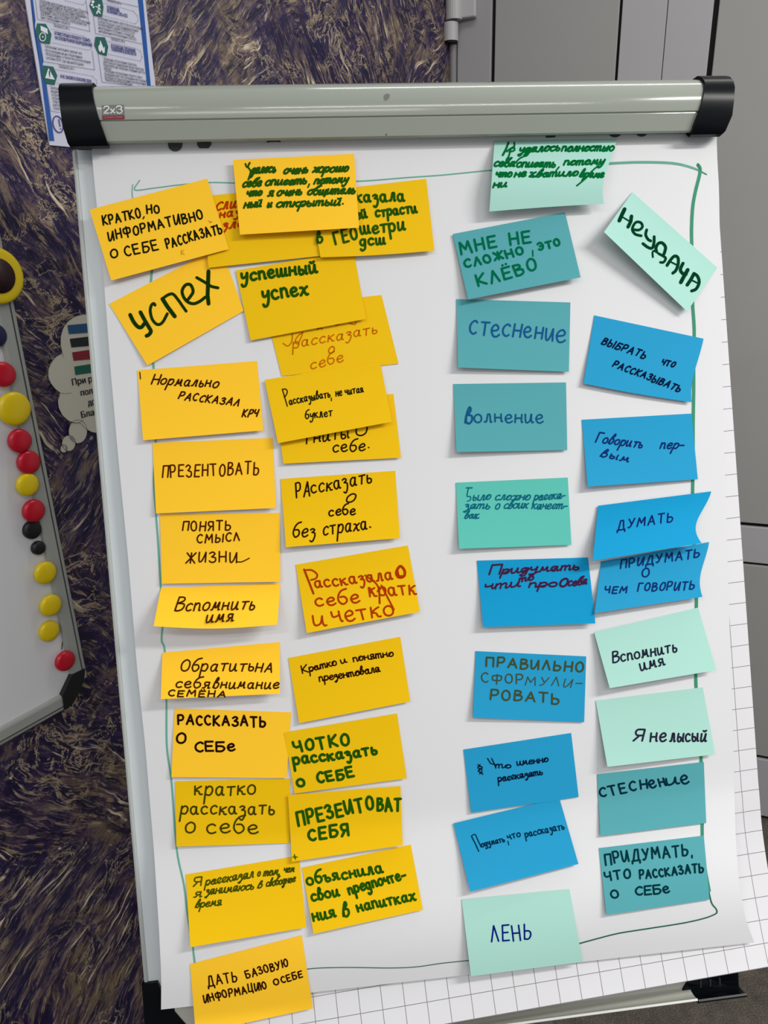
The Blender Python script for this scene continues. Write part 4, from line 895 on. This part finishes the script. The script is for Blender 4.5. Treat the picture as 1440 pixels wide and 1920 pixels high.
note('mustard', [(540, 1490.8), (750.8, 1474), (755, 1585), (547.5, 1615.8)], 'mustard note with thick green capitals ПРЕЗЕНТОВАТЬ СЕБЯ and a small cross in its corner',
     [('ПРЕЗЕИТО', 560, 1547.5, 700.8, 1516.5, 24), ('ВАТ', 708.3, 1520.8, 751, 1519, 23), ('СЕБЯ', 580, 1575.8, 653.3, 1565, 20)], (36, 92, 4), 4.8, 0, lvl=4, lift=(.3, .3, 3, 3), strokes=[(0, 1.8, cr(530, 1470, 6, [(114, 822), (166, 822)])), (0, 2.2, cr(530, 1470, 6, [(132, 795), (144, 845)]))])
note('mustard', [(348.3, 1639.8), (560.8, 1604.5), (574, 1739), (357, 1776)], 'mustard note with small olive cursive Я рассказал о том, чем я занимаюсь',
     [('Я', 362.6, 1662.9, 376.6, 1661, 16, {'shear': .3}), ('рассказал', 384.8, 1660, 475, 1645, 9.5), ('о', 482.9, 1643.4, 487.3, 1642.5, 8), ('том,', 493.5, 1642.5, 524.5, 1639.8, 9), ('чем', 531.6, 1636, 551, 1634.5, 8), ('я', 363.3, 1683, 377.5, 1681.5, 9), ('занимаюсь', 384.8, 1678, 475, 1667, 9), ('в', 482.9, 1665.5, 490.8, 1663.8, 6.5), ('свободное', 498.8, 1662.9, 552.8, 1653, 8), ('время', 366, 1701.8, 414.7, 1696.5, 8.5)], (74, 84, 2), 2.4, .4, lift=(.3, .3, 5, 12), script=True)
note('mustard', [(566.3, 1627), (770.3, 1583.7), (792.8, 1706), (588, 1751)], 'mustard note with thick green writing объяснила свои предпочтения в напитках',
     [('объяснила', 576.8, 1659, 718.2, 1636, 12.5), ('свои', 585.5, 1690.3, 635.7, 1679, 12), ('предпочте-', 655, 1676.4, 761.6, 1648, 12), ('ния', 588, 1727, 629.7, 1719, 13), ('в', 644.4, 1719, 655.7, 1717.4, 14), ('напитках', 671.5, 1709, 779, 1687, 12)], (36, 92, 4), 4.2, -.05, lift=(.3, .3, 3, 7))
note('amber', [(356.3, 1807.8), (565.7, 1753.6), (586.5, 1890.8), (367, 1938)], 'amber note at the very bottom reading ДАТЬ БАЗОВУЮ ИНФОРМАЦИЮ О СЕБЕ',
     [('ДАТЬ', 390.7, 1850, 444.7, 1840.3, 18), ('БАЗОВУЮ', 462.8, 1834, 540.4, 1812.3, 14), ('ИНФОРМАЦИЮ', 383.4, 1880, 499.8, 1853, 14), ('О', 514.2, 1846.6, 523.3, 1844.8, 10.5), ('СЕБЕ', 529.6, 1843.9, 567.5, 1832, 12)], (48, 16, 6), 2.5, 0, lift=(.3, .3, 4, 6))
# --- right half, blue and green
GR2 = (0, 112, 52)
note('mint', [(927.2, 263.5), (1156.7, 260.6), (1132.4, 382), (917.5, 396.7)], 'mint note under the top bar, four lines of green cursive starting Не удалось',
     [('удалось', 973, 285.9, 1048.7, 282, 8.5), ('полностью', 1052.6, 283.5, 1148.9, 282.5, 8.5), ('себя', 925.3, 312, 964.2, 312, 8.5), ('описать', 968, 312.5, 1040, 313, 8.5), ('потому', 1056.5, 309.6, 1131.4, 307.2, 8), ('что', 928.2, 331.5, 958.3, 330.6, 8), ('не', 964.2, 331.5, 984.6, 330.6, 8), ('хватило', 992.4, 331.5, 1081.8, 329.6, 8), ('време', 1086.7, 331.5, 1130.4, 332.5, 8), ('ни', 924.3, 351, 948.6, 350, 8)], GR2, 3.4, .45, lift=(.4, .4, 13, 14), p=1.2, bow=9, rb=-9, bb=-1, script=True,
     strokes=[(0, 4.2, cr(900, 245, 5.143, [(275, 115), (250, 180), (220, 235)])), (1, 3.6, cr(900, 245, 5.143, [(330, 115), (330, 150), (290, 175), (260, 200)])), (1, 3.4, cr(900, 245, 5.143, [(285, 205), (330, 190), (330, 165), (295, 180), (280, 240), (255, 280)])), (1, 3.2, cr(900, 245, 5.143, [(445, 190), (430, 240), (380, 270), (345, 310)])), (0, 3, cr(900, 245, 5.143, [(762, 350), (735, 385)])), (1, 3, cr(900, 245, 5.143, [(1190, 300), (1150, 330), (1080, 390), (1030, 450), (935, 530)]))])
note('teal', [(848.7, 438.8), (1059.4, 398), (1088.8, 520), (878, 561.5)], 'tilted teal note with green writing МНЕ НЕ СЛОЖНО, ЭТО КЛЁВО',
     [('МНЕ', 865.3, 475.8, 931.2, 463, 21), ('НЕ', 957.5, 458.6, 995.3, 453, 22), ('СЛОЖНО', 872.5, 502, 981.7, 475.8, 14), ('ЭТО', 1011.5, 469.4, 1050.4, 459.5, 13), ('КЛЁВО', 897.9, 537, 1007, 506, 21)], (0, 112, 76), 3.9, -.05, lvl=2, lift=(.3, .3, 7, 7), strokes=[(0, 2.6, cr(840, 390, 5.538, [(880, 440), (882, 500)]))])
S3 = lambda *p: cr(1120, 350, 6, p)
note('mint', [(1185.8, 360), (1345, 501.7), (1288.3, 584), (1132.5, 435)], 'steeply tilted mint note with the single thick green word НЕУДАЧА', [], (4, 62, 36), 5, lvl=0, lift=(.5, .3, 8, 20), p=1.3,
     strokes=[(0, 7.2, S3((308, 252), (275, 320), (248, 382))), (0, 6.7, S3((385, 332), (377, 390), (347, 452))), (0, 2.9, S3((290, 345), (365, 390))),
              (1, 5.0, S3((402, 482), (470, 486), (508, 450), (490, 405), (440, 398), (405, 440), (396, 490), (430, 535), (495, 552))), (1, 5.3, S3((556, 485), (545, 540), (570, 590), (602, 610))), (1, 5.5, S3((640, 562), (638, 630), (618, 690), (570, 682), (514, 640))),
              (1, 5.8, S3((668, 730), (660, 690), (685, 640), (730, 632), (768, 680), (755, 745), (742, 772))), (1, 3.6, S3((690, 752), (640, 722), (622, 740), (626, 792))), (1, 4.8, S3((690, 752), (760, 792), (768, 815), (745, 850), (710, 850))),
              (1, 5.8, S3((785, 885), (828, 820), (870, 780), (908, 800), (910, 870), (885, 940), (850, 972))), (0, 3.1, S3((825, 845), (895, 880))), (1, 6.2, S3((965, 862), (935, 930), (960, 975), (1000, 985))), (1, 7.2, S3((1018, 935), (975, 1010), (940, 1076))),
              (1, 6.5, S3((1012, 1105), (1055, 1040), (1088, 978))), (1, 5.8, S3((1088, 975), (1130, 1010), (1146, 1080), (1112, 1150), (1062, 1172))), (0, 3.1, S3((1070, 1055), (1125, 1082)))])
note('teal', [(855.6, 560.8), (1069.5, 567), (1066.6, 697.2), (859, 689)], 'teal note with blue writing СТЕСНЕНИЕ, second in the inner right column',
     [('СТ', 879.5, 626, 915, 628, 25), ('е', 921, 630, 935, 631, 21), ('СН', 941, 631, 975, 633, 23), ('е', 982, 631, 995, 632, 21), ('НИ', 1003, 635, 1036, 637.5, 22), ('е', 1042, 639.5, 1058, 641, 22)], (28, 92, 150), 3.2, .05, lvl=0, lift=(.3, .3, 4, 8))
note('blue', [(1114.3, 591.2), (1319.3, 635), (1296.7, 754.2), (1094.4, 719)], 'blue note with navy slanted writing ВЫБРАТЬ ЧТО РАССКАЗЫВАТЬ',
     [('ВЫБРАТЬ', 1127.9, 644, 1208, 672, 13), ('ЧТО', 1239, 683, 1263, 688.3, 9.5), ('РАССКАЗЫВАТЬ', 1148.6, 686.5, 1273, 734.4, 12)], (10, 26, 62), 2.6, .3, lift=(.3, 1.5, 4, 5), rb=-6, bb=2)
note('teal', [(850, 720), (1061.3, 717), (1063.5, 844), (856, 847.6)], 'teal note with the single blue word волнение', [('в', 872.5, 793, 886, 793, 17, {'w': 3.6}), ('олнение', 889.5, 791, 1017.5, 792, 15)], (24, 92, 140), 2.8, 0, lift=(.3, .3, 3, 8))
note('blue', [(1091, 787), (1296.4, 775.4), (1308.5, 898.7), (1102, 912.6)], 'blue note with navy writing Говорить пер-вым', [('Говорить', 1116.8, 828.4, 1203, 840.5, 10, {'capk': 1.8}), ('пер-', 1237.3, 840.5, 1280.7, 841.4, 10.5), ('вым', 1125.3, 856, 1178, 865.7, 8)], (20, 48, 116), 2.6, .35, lift=(.3, .3, 4, 9))
note('turquoise', [(854.7, 905), (1064.7, 895.3), (1071.3, 1021.7), (860.8, 1029)], 'turquoise note with small blue cursive Было сложно рассказать о своих качествах',
     [('ыло', 886, 938.3, 918.3, 936.7, 9), ('сложно', 927.5, 937.7, 992.5, 936.7, 9), ('расска-', 1001, 938.3, 1058.3, 933.8, 9), ('зать', 870, 954, 917.5, 954, 9), ('о', 928.3, 954.5, 935.8, 953.5, 9), ('своих', 944, 953.6, 988.3, 953, 9), ('качест-', 996.7, 954.3, 1062, 953.6, 9), ('вах.', 871, 972, 899, 971.4, 8)], (14, 108, 132), 2.1, .4, lift=(.3, .3, 3, 8), script=True,
     strokes=[(0, 2.4, cr(840, 890, 6, [(208, 148), (272, 148)])), (1, 2, cr(840, 890, 6, [(232, 150), (215, 240), (250, 245), (255, 280), (220, 298)]))])
note('deep', [(1121.4, 948.2), (1333.7, 921.3), (1315.5, 1018.5), (1111.5, 1051.5)], 'curling blue note with the single navy word ДУМАТЬ', [('ДУМАТЬ', 1157.5, 994, 1261, 977.7, 16)], (24, 32, 108), 2.4, .25, lvl=2, lift=(.3, 1.5, 15, 18), p=1.2, rb=-17, bow=-2)
note('blue', [(1127, 1053), (1329.7, 1016.3), (1317.2, 1119.2), (1115, 1149.6)], 'blue note with navy writing ПРИДУМАТЬ О ЧЕМ ГОВОРИТЬ under the ДУМАТЬ note',
     [('ПРИДУМАТЬ', 1163.6, 1065.4, 1311, 1044.5, 15), ('О', 1204.4, 1083.6, 1217.4, 1081, 15), ('ЧЕМ', 1134, 1112.3, 1174, 1111.4, 12), ('ГОВОРИТЬ', 1195.7, 1108.8, 1301, 1105.3, 15)], (20, 52, 116), 2.6, .25, lvl=0, lift=(.3, 1.0, 8, 10), rb=-9)
note('deep', [(894.2, 1051.2), (1102.6, 1045.3), (1116.5, 1169), (906, 1175.8)], 'bright blue note with dark maroon cursive Придумать что про себя',
     [('Придумать', 917.3, 1076.9, 1085, 1067.5, 8.5, {'capk': 2.0}), ('чти', 908, 1105.4, 973.8, 1100, 8.5), ('то', 973, 1091.6, 999.8, 1087.3, 6.5), ('про', 991, 1101, 1043.2, 1099.5, 8), ('О', 1048.5, 1099.4, 1062, 1098.6, 15, {'w': 3.8}), ('себя', 1065, 1099, 1099.6, 1095, 8.5)], (70, 34, 72), 3.1, .35, lvl=0, lift=(.3, .5, 8, 9), script=True)
note('mint', [(1113.9, 1185.3), (1309.2, 1139.3), (1343, 1256.5), (1143.4, 1290.4)], 'mint note with dark writing Вспомнить имя, lifting at its left side, in the right column',
     [('Вспомнить', 1149.6, 1241.9, 1269.3, 1221.8, 13, {'capk': 1.6}), ('имя', 1201.6, 1257.4, 1246.7, 1246, 13)], (34, 40, 62), 2.8, .1, lift=(3, .3, 9, 14), p=1.2)
note('blue', [(891.7, 1220.8), (1099.2, 1230.8), (1095.3, 1354.2), (887.2, 1345.8)], 'blue note with olive capitals ПРАВИЛЬНО СФОРМУЛИРОВАТЬ',
     [('ПРАВИЛЬНО', 911.7, 1249.2, 1093, 1259.2, 17), ('СФОР', 903.3, 1279.5, 980, 1282, 17, {'w': 2.2}), ('МУЛИ-', 985, 1284, 1090, 1289, 16, {'w': 1.7, 'shear': .15}), ('РОВАТЬ', 920, 1310, 1048, 1319.2, 18)], (72, 84, 52), 3.2, 0, lift=(.5, .3, 2, 6))
note('mint', [(1117, 1313.9), (1317.9, 1288.7), (1340.5, 1414.5), (1139, 1438)], 'mint note with dark violet writing Я не лысый', [('Я', 1187.8, 1387.6, 1204.2, 1387.6, 22, {'shear': .2}), ('не', 1219, 1391, 1247.6, 1390.2, 15), ('лысый', 1256.3, 1389.8, 1323, 1390.2, 14)], (42, 40, 64), 3.2, .1, lift=(.4, .3, 6, 12), p=1.3)
note('blue', [(869, 1405.5), (1071, 1374.4), (1085, 1494.3), (883.6, 1524)], 'blue note with small navy writing Что именно рассказать and a crossed out scribble',
     [('то', 929, 1440, 958, 1439.5, 6.5), ('именно', 969.8, 1435.6, 1027.7, 1428, 7.5), ('рассказать', 934.3, 1466, 1017.5, 1451.8, 7.5)], (12, 26, 56), 2.1, .05, lvl=0, lift=(.3, .3, 1.5, 4), script=True,
     strokes=[(0, 2.1, cr(855, 1365, 5.878, [(348, 335), (382, 390), (412, 400)])), (0, 2.1, cr(855, 1365, 5.878, [(393, 335), (420, 390), (442, 440)])), (1, 1.8, cr(855, 1365, 5.878, [(240, 402), (290, 440), (245, 470), (298, 512)])), (1, 1.8, cr(855, 1365, 5.878, [(268, 400), (240, 440), (288, 455), (262, 508)])), (1, 1.8, cr(855, 1365, 5.878, [(242, 425), (290, 432), (250, 480), (295, 490)]))])
note('teal', [(1119.7, 1451.7), (1319.7, 1428.7), (1324.2, 1543.3), (1125.8, 1567.5)], 'teal note with thick dark writing СТЕСНЕНИЕ in the outer right column',
     [('СТЕС', 1126, 1494, 1193, 1481.5, 17), ('Н', 1202, 1479, 1214, 1477.5, 16), ('е', 1219, 1477, 1230, 1474.5, 14), ('н', 1238, 1475, 1249, 1473, 14), ('и', 1250, 1472, 1272, 1469, 13), ('е', 1278, 1469, 1291, 1467.5, 15)], (4, 46, 66), 3.3, -.05, lift=(.3, .3, 2, 4))
note('blue', [(850, 1544), (1048.6, 1495.8), (1084.7, 1620), (881.9, 1672)], 'tilted blue note with small dark writing Подумать, что рассказать',
     [('одумать', 903.3, 1588.4, 946.5, 1577.6, 6.5), ('что', 953.5, 1575, 976.3, 1567.6, 7.5), ('рассказать', 985.5, 1569.5, 1058.5, 1554.5, 8)], (6, 48, 80), 2.1, 0, lvl=2, lift=(.3, .3, 4, 9),
     strokes=[(0, 2.2, cr(840, 1490, 5.538, [(243, 430), (280, 500), (320, 588)])), (1, 2, cr(840, 1490, 5.538, [(243, 432), (280, 412), (310, 470), (345, 545)])), (0, 1.8, cr(840, 1490, 5.538, [(622, 482), (632, 522)]))])
note('teal', [(1122.9, 1590.3), (1319.7, 1566.8), (1330.4, 1686.7), (1137.3, 1715.7)], 'teal note with dark capitals ПРИДУМАТЬ, ЧТО РАССКАЗАТЬ О СЕБЕ',
     [('ПРИДУМАТЬ', 1136, 1621.2, 1290, 1603, 20), ('ЧТО', 1136, 1651.4, 1182.4, 1645, 16), ('РАССКАЗАТЬ', 1200.3, 1647.6, 1319, 1634.9, 15), ('О', 1148.4, 1685, 1161, 1681.6, 15), ('СЕБе', 1192.6, 1679, 1254.7, 1673, 11.5, {'capk': 1.35})], (4, 54, 64), 3.3, -.03, lift=(.3, .3, 2, 5), strokes=[(0, 3.2, cr(1105, 1560, 5.878, [(1132, 258), (1132, 284)]))])
note('mint', [(865.6, 1686.5), (1067.9, 1667), (1092.2, 1803.6), (883, 1830.6)], 'mint note at the bottom with the single navy word ЛЕНЬ', [('ЛЕНЬ', 922, 1767.2, 995.8, 1761, 28)], (8, 30, 128), 2.8, 0, lift=(.4, .3, 6, 10), p=1.3)
